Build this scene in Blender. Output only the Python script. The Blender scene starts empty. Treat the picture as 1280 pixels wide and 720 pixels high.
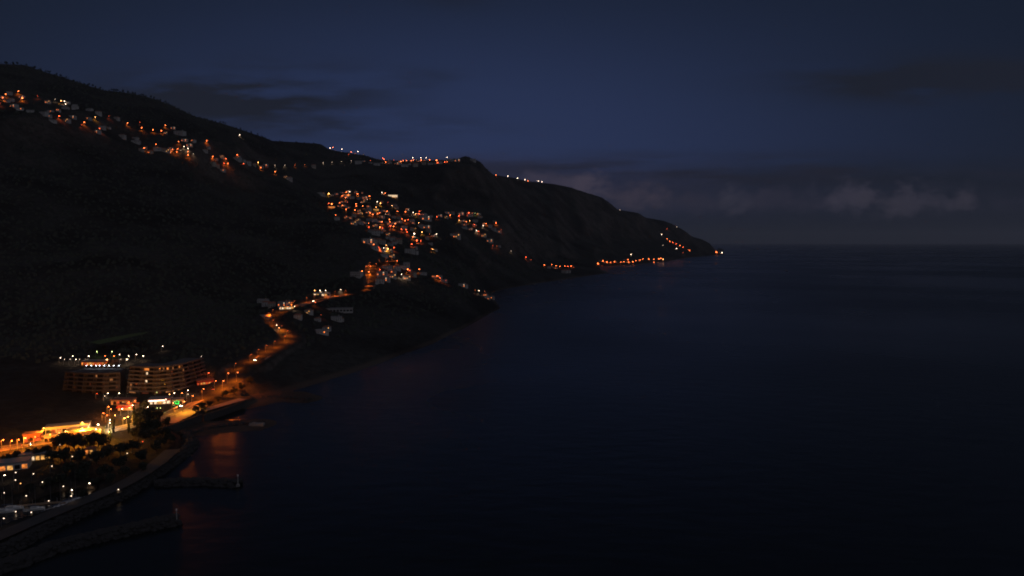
import bpy, math, random
import numpy as np
from mathutils import Vector
from mathutils.geometry import delaunay_2d_cdt
random.seed(7); RNG = np.random.default_rng(11)
scene = bpy.context.scene
COL = scene.collection

# ------------------------------------------------------------------ camera model
HC, F, HORIZON = 130.0, 853.0, 303.0
TP = (360-HORIZON)/F; PITCH = math.atan(TP); CP, SP = math.cos(PITCH), math.sin(PITCH)
def ray(px, py):
    u = (px-640)/F; v = (360-py)/F
    y = CP+v*SP
    return u/y, (-SP+v*CP)/y                       # tangent azimuth, tangent elevation
def wpt(px, py, D=None, z=None):
    a, s = ray(px, py)
    if D is None: D = (z-HC)/s
    return Vector((a*D, D, HC+s*D))

# ------------------------------------------------------------------ terrain control lines: (px, py, 'D' or 'z', value)
def dz(l, kind): return [(px, py, kind, v) for px, py, v in l]
LINES = []
shore = dz([(-500,860,0),(-200,760,0),(0,697,0),(60,665,0),(120,638,0),(165,617,0),(200,592,0),(225,575,0),(240,557,0),(232,543,0),(222,537,0),
   (238,529,0),(262,523,0),(303,506,0),(315,500,0),(345,494,0),(390,481,0),(440,466,0),(480,452,0),(540,430,0),(580,410,0),(610,393,0),(625,386,0),
   (618,375,0),(612,366,0),(635,360,0),(660,356,0),(735,345,0),(762,341,0),(750,337,0),(748,333.5,0),(790,331,0),(834,327,0),(846,324,0),(862,321.3,0),(885,319.6,0),(903,318.4,0)],'z')
LINES.append(shore)
LINES.append(dz([(-500,800,4),(-200,715,4),(0,668,4),(60,642,4),(120,618,4),(160,600,4),(195,578,4),(215,560,4),(222,548,4)],'z'))
road_main = dz([(-420,640,6),(-200,598,6),(0,562,6),(50,554,6),(100,546,6),(150,536,6),(200,523,6),(220,514,6),(242,502,7),(255,494,8),(270,484,10),(285,475,13),
   (304,462,16),(320,452.5,20),(334,443,22),(349,435,24),(366,425.5,27),(364,420,30),(354,412.5,34),(346,406.5,38),(342,397,42),(358,389.6,45),(375,382,49),(394,377,50),(414,372,52),(439,368,53),(461,363,57),
   (466,347,72),(463,339,82)],'z')
LINES.append(road_main)
road_top = dz([(463,337,84),(468,331,90),(484,327.6,95),(498,325.6,97)],'z'); LINES.append(road_top)
LINES.append(dz([(208,533,5),(236,521,5),(258,514,4.5),(303,499.5,4.2)],'z'))
LINES.append(dz([(-500,560,14),(-100,540,9),(0,535,9),(60,520,9),(78,493,8),(150,494,8),(190,494.5,8),(232,488,9),(262,475,12)],'z'))
LINES.append(dz([(-500,520,30),(-100,470,26),(30,452,26),(75,447,26),(130,445,27),(180,444,28),(240,450,28),(270,456,24),(300,450,24)],'z'))
LINES.append(dz([(-500,480,700),(0,400,700),(100,400,760),(160,412,740),(200,395,800),(280,372,930),(330,366,1040),(380,356,1100),(430,350,1150)],'D'))
LINES.append(dz([(-500,300,950),(0,300,950),(150,290,1150),(280,290,1300),(380,300,1400),(440,312,1400)],'D'))
LINES.append(dz([(-500,200,1250),(0,200,1250),(150,215,1450),(280,240,1650),(370,256,1700),(425,280,1600),(452,298,1520)],'D'))
LINES.append(dz([(-500,125,1480),(0,138,1480),(60,149,1530),(120,165,1580),(200,191,1700),(280,213,1830),(340,224,1950),(372,230,2000),(396,243,2020),(408,256,1980)],'D'))
LINES.append(dz([(-500,90,1750),(0,112,1700),(60,120,1750),(120,135,1800),(200,155,1850),(260,175,1900),(300,191,1950),(340,208,2080),(368,222,2150)],'D'))
sky1 = dz([(-500,20,2300),(-200,50,2300),(0,80,2300),(30,81,2300),(50,88,2310),(80,97,2350),(110,107,2400),(130,113,2450),(150,115,2500),(180,120,2580),(210,130,2650),(226,138,2700),(245,146,2760),(280,155,2900),(310,165,3000),(322,169,3050),(340,176,3200),
   (375,178,3400),(401,180,3480),(412,187,3490),(440,192,3450),(455,194,3450),(475,200,3450),(500,201,3500),(560,200,3550),(573,198,3580),(582,195,3600),(591,198.5,3600),(600,202,3650),(611,214,3750),(618,219,3850),
   (640,222,4600),(662,227,4900),(692,230,5200),(712,234,5400),(730,240,5650),(750,246,5900),(760,252,5950),(772,262,6000),(797,266,6300),(807,272,6500),(830,276,6800),(840,280,6850),(857,289,6950),(865,296,7000),(877,299,7200),(887,304,7300),(892,310,7350),(896,314,7400)],'D')
LINES.append(sky1)
LINES.append(dz([(338,213,2700),(370,210,2820),(400,208.5,2900),(440,207,2950),(500,208,3000),(560,207,3050),(588,205,3150),(603,213,3300)],'D'))
LINES.append(dz([(392,237,2600),(440,235,2650),(500,236,2700),(540,250,2720),(580,260,2780),(620,266,2900),(645,280,3000)],'D'))
LINES.append(dz([(402,241,2440),(440,239,2440),(491,240.5,2430),(530,257,2430),(560,263,2480),(600,266,2530),(628,281,2580)],'D'))
LINES.append(dz([(421,272,1900),(457,291,1720),(500,309,1700),(530,301,1850),(570,299,2050),(615,307,2300)],'D'))
LINES.append(dz([(480,350,68),(500,345,67),(530,343.5,68),(546,348,61),(566,356,48),(600,365,28)],'z'))
LINES.append(dz([(570,330,1800),(610,346,1950)],'D'))
LINES.append(dz([(625,309,2400),(640,315,2450),(665,326.5,2650),(681,332.5,2850),(715,334.5,3050)],'D'))
LINES.append(dz([(640,250,3900),(700,290,4100),(760,300,5100),(800,300,5700),(840,300,6400)],'D'))
LINES.append(dz([(700,318,3500),(747,325,4000),(800,320,4900),(830,321,5200),(850,309,6300)],'D'))

P2, EDG, ZS = [], [], []
KX, KY = 1/100.0, 3.0
A0, A1, L0, L1 = -1.36, 0.40, math.log(190), math.log(13000)
def addpt(a, D, z):
    P2.append((a*F*KX, math.log(D)*KY)); ZS.append(z); return len(P2)-1
def res(px, py, k, v):
    a, s = ray(px, py)
    D = v if k == 'D' else (v-HC)/s
    return a, D, HC+s*D
for ln in LINES:
    prev = None
    for i, q in enumerate(ln):
        a, D, z = res(*q)
        if prev:
            pa, pD, pz, pi = prev
            n = max(1, int(abs(a-pa)*F/25))
            for k in range(1, n+1):
                t = k/n
                # interpolate elevation tangent and log-distance
                D_ = math.exp(math.log(pD)+(math.log(D)-math.log(pD))*t)
                s0, s1 = (pz-HC)/pD, (z-HC)/D
                z_ = HC+(s0+(s1-s0)*t)*D_
                if abs(pz-z) < 1e-6: z_ = z
                ni = addpt(pa+(a-pa)*t, D_, z_); EDG.append((pi, ni)); pi = ni
            prev = (a, D, z, pi)
        else:
            prev = (a, D, z, addpt(a, D, z))
for i, q in enumerate(shore):
    a, D, z = res(*q)
    if q[0] <= 610: addpt(a+0.012, D*0.93, -7)
    else: addpt(a+0.02, D*0.985, -10)
for q in sky1[::2]:
    a, D, z = res(*q)
    addpt(a, D*1.15, HC+(z-HC)*1.02 if q[0] < 880 else z*0.5); 
    if D*1.6 < 12500: addpt(a, D*1.6, HC+(z-HC)*1.05 if q[0] < 840 else 20)
for px, D in ((450,400),(700,400),(960,400),(700,900),(800,1300),(960,900),(700,1800),(760,2500),(960,1800),(850,3500),(960,3500),(900,6000),(980,6000),(940,8500),(950,11000),(980,12900),(980,192),
              (300,380),(360,450),(420,560),(520,700),(600,1000),(640,1250),(320,300),(800,4000),(865,5600),(900,6500),(915,7300),(925,8000),(915,9000)):
    addpt(ray(px, 400)[0], D, -22)
for px in (-700,-400,-100,200,500,800): addpt(ray(px, 400)[0], 192, -16)
for px in (-300,-100,60,180): addpt(ray(px,650)[0], 225 if px < 100 else 280, -12)
for D, z in ((250,4),(500,20),(1000,180),(2000,600),(4000,750),(12900,900)): addpt(A0+.001, D, z)
for a in (-1.0,-.7,-.4,-.2,0.0): addpt(a, 12900, 1100)
verts, edges, faces, ov, oe, of = delaunay_2d_cdt([Vector(p) for p in P2], EDG, [], 0, 1e-6)
vz = []
for o in ov: vz.append(ZS[o[0]] if o else None)
for i in range(len(vz)):
    if vz[i] is None:                               # crossing of two lines: nearest control point
        vz[i] = ZS[min(range(len(P2)), key=lambda k: (P2[k][0]-verts[i].x)**2+(P2[k][1]-verts[i].y)**2)]
NA, NL = 860, 640
ga = np.linspace(A0, A1, NA); gl = np.linspace(L0, L1, NL)
Z = np.full((NL, NA), -22.0)
ax = ga*F*KX; ly = gl*KY
eD = {}
for f in faces:
    (x0,y0),(x1,y1),(x2,y2) = [tuple(verts[i]) for i in f]
    e = [(vz[i]-HC)/math.exp(verts[i].y/KY) for i in f]; zz = [vz[i] for i in f]
    i0 = np.searchsorted(ax, min(x0,x1,x2)-1e-9); i1 = np.searchsorted(ax, max(x0,x1,x2)+1e-9)
    j0 = np.searchsorted(ly, min(y0,y1,y2)-1e-9); j1 = np.searchsorted(ly, max(y0,y1,y2)+1e-9)
    if i1 <= i0 or j1 <= j0: continue
    X, Y = np.meshgrid(ax[i0:i1], ly[j0:j1])
    d = (y1-y2)*(x0-x2)+(x2-x1)*(y0-y2)
    if abs(d) < 1e-12: continue
    w0 = ((y1-y2)*(X-x2)+(x2-x1)*(Y-y2))/d; w1 = ((y2-y0)*(X-x2)+(x0-x2)*(Y-y2))/d; w2 = 1-w0-w1
    m = (w0 >= -1e-7)&(w1 >= -1e-7)&(w2 >= -1e-7)
    val = w0*zz[0]+w1*zz[1]+w2*zz[2]
    Z[j0:j1, i0:i1][m] = val[m]
def blur(A, n):
    for _ in range(n):
        B = np.pad(A, 1, mode='edge')
        A = (B[1:-1,1:-1]*2+B[:-2,1:-1]+B[2:,1:-1]+B[1:-1,:-2]+B[1:-1,2:])/6
    return A
Z = blur(Z, 5)
GA, GL = np.meshgrid(ga, gl); GD = np.exp(GL); GX = GA*GD; GY = GD

# fractal relief in world space
def vnoise(x, y, seed):
    r = np.random.default_rng(seed); T = r.random((256,256))
    xi = np.floor(x).astype(int); yi = np.floor(y).astype(int); fx = x-xi; fy = y-yi
    fx = fx*fx*(3-2*fx); fy = fy*fy*(3-2*fy)
    g = lambda i, j: T[i & 255, j & 255]
    return (g(xi,yi)*(1-fx)+g(xi+1,yi)*fx)*(1-fy)+(g(xi,yi+1)*(1-fx)+g(xi+1,yi+1)*fx)*fy-0.5
land = np.clip((Z-9)/60, 0, 1)
relief = vnoise(GX/260, GY/260, 1)*34+vnoise(GX/110, GY/110, 2)*15+vnoise(GX/45, GY/45, 3)*7+vnoise(GX/17, GY/17, 4)*3.4
gully = -np.abs(vnoise(GX/190+3, GY/500, 5))*60
# keep the angular error near the skyline small: relief shrinks on the ridge crests
el = (Z-HC)/GD
crest = np.maximum.accumulate(el, axis=0)
near_crest = np.clip((crest.max(axis=0)[None, :]-el)/0.035, 0.12, 1)
Z = Z+land*near_crest*(relief+gully*1.3)+np.clip((Z-9)/30, 0, 1)*vnoise(GX/9, GY/9, 6)*1.6

ska = np.array([ray(q[0], q[1])[0] for q in sky1]); sks = np.array([ray(q[0], q[1])[1] for q in sky1]); skl = np.array([math.log(q[3]) for q in sky1])
ts, tl = np.interp(ga, ska, sks), np.interp(ga, ska, skl)
for _ in range(3):
    el = (Z-HC)/GD; cur = el.max(axis=0); jm = el.argmax(axis=0)
    d = np.where(ga < ska[-1], ts-cur, 0)
    wgt = np.exp(-((GL-gl[jm][None, :])/.07)**2)
    Z = Z+np.clip(d, -.03, .03)[None, :]*GD*wgt
ecape = ray(906, 318)[0]
Z = np.where((GA > ecape)&(GD > 5000), np.minimum(Z, -10), Z)
Z = np.where((GA > ska[-1])&(GA <= ecape)&(GD > 5000), np.minimum(Z, np.interp(GA, [ska[-1], ecape], [32, -6])), Z)
def grid_idx(a, D):
    fa = (a-A0)/(A1-A0)*(NA-1); fl = (math.log(max(D,191))-L0)/(L1-L0)*(NL-1)
    return min(max(fa,0),NA-1.001), min(max(fl,0),NL-1.001)
def tz(x, y):
    fa, fl = grid_idx(x/y, y); i, j = int(fa), int(fl); u, v = fa-i, fl-j
    return float((Z[j,i]*(1-u)+Z[j,i+1]*u)*(1-v)+(Z[j+1,i]*(1-u)+Z[j+1,i+1]*u)*v)
def stamp(pts, hw, fade, mode='flat', top=None, slope=0.5):
    """grade the terrain along a world polyline (roads) or raise a bank (spits)"""
    global Z
    for p, q in zip(pts[:-1], pts[1:]):
        xs = [p.x/p.y, q.x/q.y]; R = hw+fade
        a0, a1 = min(xs)-R/min(p.y,q.y), max(xs)+R/min(p.y,q.y)
        d0, d1 = min(p.y,q.y)-R, max(p.y,q.y)+R
        i0 = int(grid_idx(a0, 300)[0]); i1 = int(grid_idx(a1, 300)[0])+2; j0 = int(grid_idx(0, d0)[1]); j1 = int(grid_idx(0, d1)[1])+2
        X = GX[j0:j1,i0:i1]; Y = GY[j0:j1,i0:i1]
        dx, dy = q.x-p.x, q.y-p.y; L2 = dx*dx+dy*dy+1e-9
        t = np.clip(((X-p.x)*dx+(Y-p.y)*dy)/L2, 0, 1)
        dist = np.hypot(X-p.x-t*dx, Y-p.y-t*dy); zz = p.z+(q.z-p.z)*t
        if mode == 'flat':
            w = np.clip(1-(dist-hw)/fade, 0, 1); w = w*w*(3-2*w)
            Z[j0:j1,i0:i1] = Z[j0:j1,i0:i1]*(1-w)+zz*w
        else:
            Z[j0:j1,i0:i1] = np.maximum(Z[j0:j1,i0:i1], zz-np.maximum(0, dist-hw)*slope)
def smooth_poly(pts, n=6):
    out = []
    for i in range(len(pts)-1):
        p0 = pts[max(i-1,0)]; p1 = pts[i]; p2 = pts[i+1]; p3 = pts[min(i+2,len(pts)-1)]
        for k in range(n):
            t = k/n
            out.append(0.5*((2*p1)+(p2-p0)*t+(2*p0-5*p1+4*p2-p3)*t*t+(3*p1-p0-3*p2+p3)*t**3))
    out.append(pts[-1]); return out
W = lambda l: [Vector((res(*q)[0]*res(*q)[1], res(*q)[1], res(*q)[2])) for q in l]
ROAD_A = smooth_poly(W(road_main[1:]))
ROAD_B = smooth_poly(W(road_main[-1:]+road_top))
stamp(ROAD_A, 6, 9); stamp(ROAD_B, 5, 12)
# marina basin dug out behind the breakwater
basin = [wpt(-160,700,z=0), wpt(-60,672,z=0), wpt(10,648,z=0), wpt(60,632,z=0), wpt(84,622,z=0)]
for p in basin: p.z = -3
stamp(basin, 11, 5)
spit1 = [wpt(226,531,z=1.6), wpt(245,533,z=1.5), wpt(275,532,z=1.3), wpt(318,529,z=1.0)]
spit2 = [wpt(300,499,z=2.5), wpt(330,494,z=2.2), wpt(360,493,z=1.6), wpt(380,497,z=1.0)]
stamp(spit1, 7, 30, 'bank', slope=0.12); stamp(spit2, 8, 30, 'bank', slope=0.14)

def hit(px, py, H=0.0, dmin=None):
    """where a thing of height H whose top shows at this pixel stands on the terrain"""
    a, s = ray(px, py)
    fa = min(max((a-A0)/(A1-A0)*(NA-1),0),NA-1.001); i = int(fa); u = fa-i
    colz = Z[:, i]*(1-u)+Z[:, i+1]*u; D = np.exp(gl)
    colz = np.maximum(colz, 0)
    diff = colz+H-(HC+s*D)
    ok = diff >= 0
    if dmin: ok &= D >= dmin
    k = np.argmax(ok)
    if not ok.any():
        k = int(np.argmax((colz-HC)/D))
        return Vector((a*D[k], D[k], float(colz[k]))), float(HC+s*D[k]-colz[k])
    if k > 0 and not (dmin and D[k-1] < dmin):
        t = diff[k-1]/(diff[k-1]-diff[k]) if diff[k] != diff[k-1] else 0
        d = D[k-1]+(D[k]-D[k-1])*t
    else: d = D[k]
    return Vector((a*d, d, tz(a*d, d))), H

# ------------------------------------------------------------------ materials
def newmat(name):
    m = bpy.data.materials.new(name); m.use_nodes = True
    return m, m.node_tree.nodes, m.node_tree.links, m.node_tree.nodes['Principled BSDF']
def simple(name, col, rough=0.7, var=0.25, scale=0.4, metallic=0, bump=0.0):
    m, N, L, B = newmat(name)
    tc = N.new('ShaderNodeTexCoord'); no = N.new('ShaderNodeTexNoise'); no.inputs['Scale'].default_value = scale; no.inputs['Detail'].default_value = 6
    L.new(tc.outputs['Object'], no.inputs['Vector'])
    mx = N.new('ShaderNodeMix'); mx.data_type = 'RGBA'
    mx.inputs['A'].default_value = (*[c*(1-var) for c in col], 1); mx.inputs['B'].default_value = (*[min(1,c*(1+var)) for c in col], 1)
    L.new(no.outputs['Fac'], mx.inputs['Factor']); L.new(mx.outputs['Result'], B.inputs['Base Color'])
    B.inputs['Roughness'].default_value = rough; B.inputs['Metallic'].default_value = metallic
    if bump:
        b = N.new('ShaderNodeBump'); b.inputs['Distance'].default_value = bump; L.new(no.outputs['Fac'], b.inputs['Height']); L.new(b.outputs['Normal'], B.inputs['Normal'])
    return m
def emit(name, col, strength, sample=False):
    m, N, L, B = newmat(name)
    B.inputs['Base Color'].default_value = (*col, 1)
    B.inputs['Emission Color'].default_value = (*col, 1); B.inputs['Emission Strength'].default_value = strength
    if not sample: m.cycles.emission_sampling = 'NONE'
    return m
def glass_lit(name, col, strength, scale=0.6):
    """windows of lit rooms: brightness differs from pane to pane"""
    m, N, L, B = newmat(name)
    tc = N.new('ShaderNodeTexCoord'); no = N.new('ShaderNodeTexNoise'); no.inputs['Scale'].default_value = scale
    L.new(tc.outputs['Object'], no.inputs['Vector'])
    mr = N.new('ShaderNodeMapRange'); mr.inputs['From Min'].default_value = 0.35; mr.inputs['From Max'].default_value = 0.65
    mr.inputs['To Min'].default_value = strength*0.35; mr.inputs['To Max'].default_value = strength*1.5
    L.new(no.outputs['Fac'], mr.inputs['Value']); L.new(mr.outputs['Result'], B.inputs['Emission Strength'])
    B.inputs['Emission Color'].default_value = (*col, 1); B.inputs['Base Color'].default_value = (.05,.05,.05,1); B.inputs['Roughness'].default_value = .1
    m.cycles.emission_sampling = 'NONE'
    return m

def terrain_mat():
    m, N, L, B = newmat('hillside')
    geo = N.new('ShaderNodeNewGeometry'); sep = N.new('ShaderNodeSeparateXYZ'); L.new(geo.outputs['Normal'], sep.inputs[0])
    pos = N.new('ShaderNodeSeparateXYZ'); L.new(geo.outputs['Position'], pos.inputs[0])
    n1 = N.new('ShaderNodeTexNoise'); n1.inputs['Scale'].default_value = 0.012; n1.inputs['Detail'].default_value = 9; n1.inputs['Roughness'].default_value = .68
    n2 = N.new('ShaderNodeTexNoise'); n2.inputs['Scale'].default_value = 0.12; n2.inputs['Detail'].default_value = 8; n2.inputs['Roughness'].default_value = .7
    for n in (n1, n2): L.new(geo.outputs['Position'], n.inputs['Vector'])
    veg = N.new('ShaderNodeValToRGB'); veg.color_ramp.elements[0].position = .32; veg.color_ramp.elements[0].color = (.024,.028,.025,1)
    veg.color_ramp.elements[1].position = .7; veg.color_ramp.elements[1].color = (.07,.07,.066,1)
    L.new(n2.outputs['Fac'], veg.inputs[0])
    rock = N.new('ShaderNodeValToRGB'); rock.color_ramp.elements[0].position = .35; rock.color_ramp.elements[0].color = (.06,.052,.047,1)
    rock.color_ramp.elements[1].position = .7; rock.color_ramp.elements[1].color = (.17,.15,.135,1)
    L.new(n2.outputs['Fac'], rock.inputs[0])
    add = N.new('ShaderNodeMath'); add.operation = 'ADD'; L.new(sep.outputs['Z'], add.inputs[0])
    sc = N.new('ShaderNodeMath'); sc.operation = 'MULTIPLY_ADD'; sc.inputs[1].default_value = .5; sc.inputs[2].default_value = -.25; L.new(n1.outputs['Fac'], sc.inputs[0]); L.new(sc.outputs[0], add.inputs[1])
    mr = N.new('ShaderNodeMapRange'); mr.inputs['From Min'].default_value = .62; mr.inputs['From Max'].default_value = .84; L.new(add.outputs[0], mr.inputs['Value'])
    mx = N.new('ShaderNodeMix'); mx.data_type = 'RGBA'; L.new(mr.outputs['Result'], mx.inputs['Factor']); L.new(rock.outputs[0], mx.inputs['A']); L.new(veg.outputs[0], mx.inputs['B'])
    # sand and shingle near the waterline
    z1 = N.new('ShaderNodeMapRange'); z1.inputs['From Min'].default_value = 1.8; z1.inputs['From Max'].default_value = 3.4; L.new(pos.outputs['Z'], z1.inputs['Value'])
    mx2 = N.new('ShaderNodeMix'); mx2.data_type = 'RGBA'; mx2.inputs['A'].default_value = (.095,.08,.068,1); L.new(z1.outputs['Result'], mx2.inputs['Factor']); L.new(mx.outputs['Result'], mx2.inputs['B'])
    L.new(mx2.outputs['Result'], B.inputs['Base Color']); B.inputs['Roughness'].default_value = .95; B.inputs['Specular IOR Level'].default_value = .15
    n4 = N.new('ShaderNodeTexNoise'); n4.inputs['Scale'].default_value = .0045; n4.inputs['Detail'].default_value = 5; n4.inputs['Distortion'].default_value = 1.2; L.new(geo.outputs['Position'], n4.inputs['Vector'])
    r4 = N.new('ShaderNodeMapRange'); r4.inputs['From Min'].default_value = .38; r4.inputs['From Max'].default_value = .62; r4.inputs['To Min'].default_value = .4; r4.inputs['To Max'].default_value = .95; L.new(n4.outputs['Fac'], r4.inputs['Value'])
    v4 = N.new('ShaderNodeVectorMath'); v4.operation = 'SCALE'; L.new(mx2.outputs['Result'], v4.inputs[0]); L.new(r4.outputs['Result'], v4.inputs['Scale']); L.new(v4.outputs[0], B.inputs['Base Color'])
    b = N.new('ShaderNodeBump'); b.inputs['Distance'].default_value = 3; b.inputs['Strength'].default_value = .8; L.new(n2.outputs['Fac'], b.inputs['Height']); L.new(b.outputs['Normal'], B.inputs['Normal'])
    return m
def water_mat():
    m, N, L, B = newmat('sea_water')
    B.inputs['Base Color'].default_value = (.006,.008,.009,1); B.inputs['Roughness'].default_value = .27; B.inputs['IOR'].default_value = 1.33; B.inputs['Specular Tint'].default_value = (1,.97,.68,1)
    geo = N.new('ShaderNodeNewGeometry')
    mp = N.new('ShaderNodeMapping'); mp.inputs['Scale'].default_value = (.05,.09,.05); mp.inputs['Rotation'].default_value = (0,0,.5); L.new(geo.outputs['Position'], mp.inputs['Vector'])
    n1 = N.new('ShaderNodeTexNoise'); n1.inputs['Scale'].default_value = 1.0; n1.inputs['Detail'].default_value = 7; L.new(mp.outputs['Vector'], n1.inputs['Vector'])
    b = N.new('ShaderNodeBump'); b.inputs['Distance'].default_value = .9; b.inputs['Strength'].default_value = .5; L.new(n1.outputs['Fac'], b.inputs['Height']); L.new(b.outputs['Normal'], B.inputs['Normal'])
    n3 = N.new('ShaderNodeTexNoise'); n3.inputs['Scale'].default_value = .0016; n3.inputs['Detail'].default_value = 4; L.new(geo.outputs['Position'], n3.inputs['Vector'])
    mr = N.new('ShaderNodeMapRange'); mr.inputs['From Min'].default_value = .35; mr.inputs['From Max'].default_value = .65; mr.inputs['To Min'].default_value = .22; mr.inputs['To Max'].default_value = .33
    L.new(n3.outputs['Fac'], mr.inputs['Value']); L.new(mr.outputs['Result'], B.inputs['Roughness'])
    return m
M = dict(
 terrain=terrain_mat(), water=water_mat(),
 asphalt=simple('asphalt', (.12,.11,.10), .9, .25, .5),
 pave=simple('paving', (.20,.18,.16), .85, .2, .4), paint=simple('road_paint', (.7,.68,.6), .7, .1),
 concrete=simple('concrete', (.26,.25,.24), .9, .3, .3, bump=.05), dark_concrete=simple('weathered_concrete', (.055,.053,.052), .9, .3, .3),
 white=simple('white_render', (.5,.49,.47), .85, .12, .25), cream=simple('cream_render', (.46,.41,.34), .85, .12, .25), ochre=simple('ochre_render', (.4,.3,.18), .85, .12, .25),
 redwall=simple('red_render', (.5,.16,.08), .85, .12, .25),
 tile=simple('roof_tile', (.28,.12,.08), .9, .35, 1.2), slate=simple('grey_roof', (.24,.235,.23), .85, .25, .6),
 hotel=simple('hotel_render', (.08,.075,.075), .8, .12, .2), hotel_dark=simple('hotel_cladding', (.06,.052,.05), .8, .2, .2),
 glass=simple('dark_glass', (.02,.022,.025), .08, .2, 1), metal=simple('galvanised_metal', (.3,.3,.3), .45, .15, 2, .8),
 rock=simple('basalt_rock', (.035,.034,.034), .95, .4, .5, bump=.2), bark=simple('bark', (.08,.06,.045), .95, .3, 2),
 leaf=simple('foliage', (.036,.045,.032), .8, .5, .7), leaf2=simple('cypress_foliage', (.03,.045,.022), .85, .4, .9), grass=simple('terrace_grass', (.075,.11,.03), .9, .4, .3),
 hull=simple('white_gelcoat', (.75,.75,.74), .3, .05, 1), canvas=simple('canvas_cover', (.1,.13,.2), .8, .2, 1), teak=simple('deck_teak', (.3,.2,.12), .7, .2, 3),
 car=simple('car_paint', (.35,.36,.38), .3, .05, 1, .4), tyre=simple('rubber', (.02,.02,.02), .9, .1, 3),
 awning=simple('red_awning', (.55,.05,.04), .8, .1, 1),
)
EC = {'o':(1,.18,.04), 'y':(1,.42,.12), 'w':(1,.74,.52), 'r':(1,.11,.03), 'g':(.45,1,.3), 'l':(.75,.9,.3), 'b':(.82,.88,1)}
LC = {'o':(1,.17,.006), 'y':(1,.36,.02), 'w':(1,.62,.36), 'r':(1,.13,.02), 'g':(.1,1,.2), 'l':(.7,.9,.2), 'b':(.8,.88,1)}
CN = {'o':'orange', 'y':'yellow', 'w':'white', 'r':'red', 'g':'green', 'l':'pale green', 'b':'cool white'}
HEADM = {k: emit('lamp_glow_'+CN[k].replace(' ','_'), c, 18) for k, c in EC.items()}
HEADDIM = {k: emit('dim_lamp_glow_'+CN[k].replace(' ','_'), c, 4.5) for k, c in EC.items()}
WIN = {'o':glass_lit('window_orange', (1,.28,.05), .9), 'y':glass_lit('window_yellow', (1,.46,.11), .9), 'w':glass_lit('window_white', (1,.7,.42), 1.2), 'r':glass_lit('window_red', (1,.12,.03), .7),
 'd':glass_lit('window_dim_red', (.5,.1,.04), .12), 'e':glass_lit('window_dim_orange', (.8,.3,.1), .35)}

# ------------------------------------------------------------------ mesh helpers
class MB:
    def __init__(s): s.v, s.f = [], []
    def box(s, x0,x1,y0,y1,z0,z1, rz=0, o=(0,0)):
        n = len(s.v); c, d = math.cos(rz), math.sin(rz)
        for z in (z0,z1):
            for x,y in ((x0,y0),(x1,y0),(x1,y1),(x0,y1)): s.v.append((o[0]+x*c-y*d, o[1]+x*d+y*c, z))
        s.f += [tuple(n+i for i in q) for q in ((3,2,1,0),(4,5,6,7),(0,1,5,4),(1,2,6,5),(2,3,7,6),(3,0,4,7))]; return s
    def tube(s, pts, rad, n=6, cap=True):
        b0 = len(s.v)
        for i, (p, r) in enumerate(zip(pts, rad)):
            p = Vector(p); d = (Vector(pts[min(i+1,len(pts)-1)])-Vector(pts[max(i-1,0)])).normalized()
            e = Vector((1,0,0)) if abs(d.x) < .9 else Vector((0,1,0)); u = d.cross(e).normalized(); w = d.cross(u)
            for k in range(n):
                t = 2*math.pi*k/n; s.v.append(tuple(p+u*(r*math.cos(t))+w*(r*math.sin(t))))
        for i in range(len(pts)-1):
            for k in range(n):
                a = b0+i*n+k; b = b0+i*n+(k+1)%n; s.f.append((a,b,b+n,a+n))
        if cap: s.f.append(tuple(b0+k for k in range(n))[::-1]); s.f.append(tuple(b0+(len(pts)-1)*n+k for k in range(n)))
        return s
    def prism(s, poly, z0, z1):
        n = len(s.v); k = len(poly)
        s.v += [(x,y,z0) for x,y in poly]+[(x,y,z1) for x,y in poly]
        s.f.append(tuple(range(n+k-1,n-1,-1))); s.f.append(tuple(range(n+k,n+2*k)))
        for i in range(k): j = (i+1)%k; s.f.append((n+i,n+j,n+k+j,n+k+i))
        return s
    def raw(s, v, f):
        n = len(s.v); s.v += v; s.f += [tuple(n+i for i in q) for q in f]; return s
    def mesh(s, name):
        m = bpy.data.meshes.new(name); m.from_pydata(s.v, [], s.f); m.update(); return m
    def build(s, name, mat, parent=None, loc=None, smooth=False):
        me = s.mesh(name); me.materials.append(mat)
        if smooth:
            for p in me.polygons: p.use_smooth = True
        return link(name, me, parent, loc)
def link(name, me, parent=None, loc=None):
    o = bpy.data.objects.new(name, me); COL.objects.link(o)
    if parent: o.parent = parent
    if loc is not None: o.location = loc
    return o
def thing(name, label, cat, loc=(0,0,0), rz=0, group=None):
    o = bpy.data.objects.new(name, None); COL.objects.link(o); o.location = loc; o.rotation_euler = (0,0,rz); o.empty_display_size = 1
    return tag(o, label, cat, group)
def tag(o, label, cat, group=None, kind=None):
    if label: o['label'] = label
    if cat: o['category'] = cat
    if group: o['group'] = group
    if kind: o['kind'] = kind
    return o
def dup(root, loc, rz, label, group=None, s=1.0):
    r = root.copy(); COL.objects.link(r); r.location = loc; r.rotation_euler = (0,0,rz); r.scale = (s,s,s) if not isinstance(s, tuple) else s
    r['label'] = label
    if group: r['group'] = group
    for ch in list(PARTS.get(root.name, [])):
        c = ch.copy(); COL.objects.link(c); c.parent = r
        for g in PARTS.get(ch.name, []):
            d = g.copy(); COL.objects.link(d); d.parent = c
    return r
PARTS = {}
def reg(root, parts, sub=()):
    PARTS[root.name] = list(parts)
    for p, l in sub: PARTS[p.name] = list(l)
def ico(sub=1):
    import bmesh
    bm = bmesh.new(); bmesh.ops.create_icosphere(bm, subdivisions=sub, radius=1); v = [tuple(x.co) for x in bm.verts]; f = [tuple(x.index for x in q.verts) for q in bm.faces]; bm.free(); return v, f
ICO1, ICO2 = ico(1), ico(2)
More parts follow.
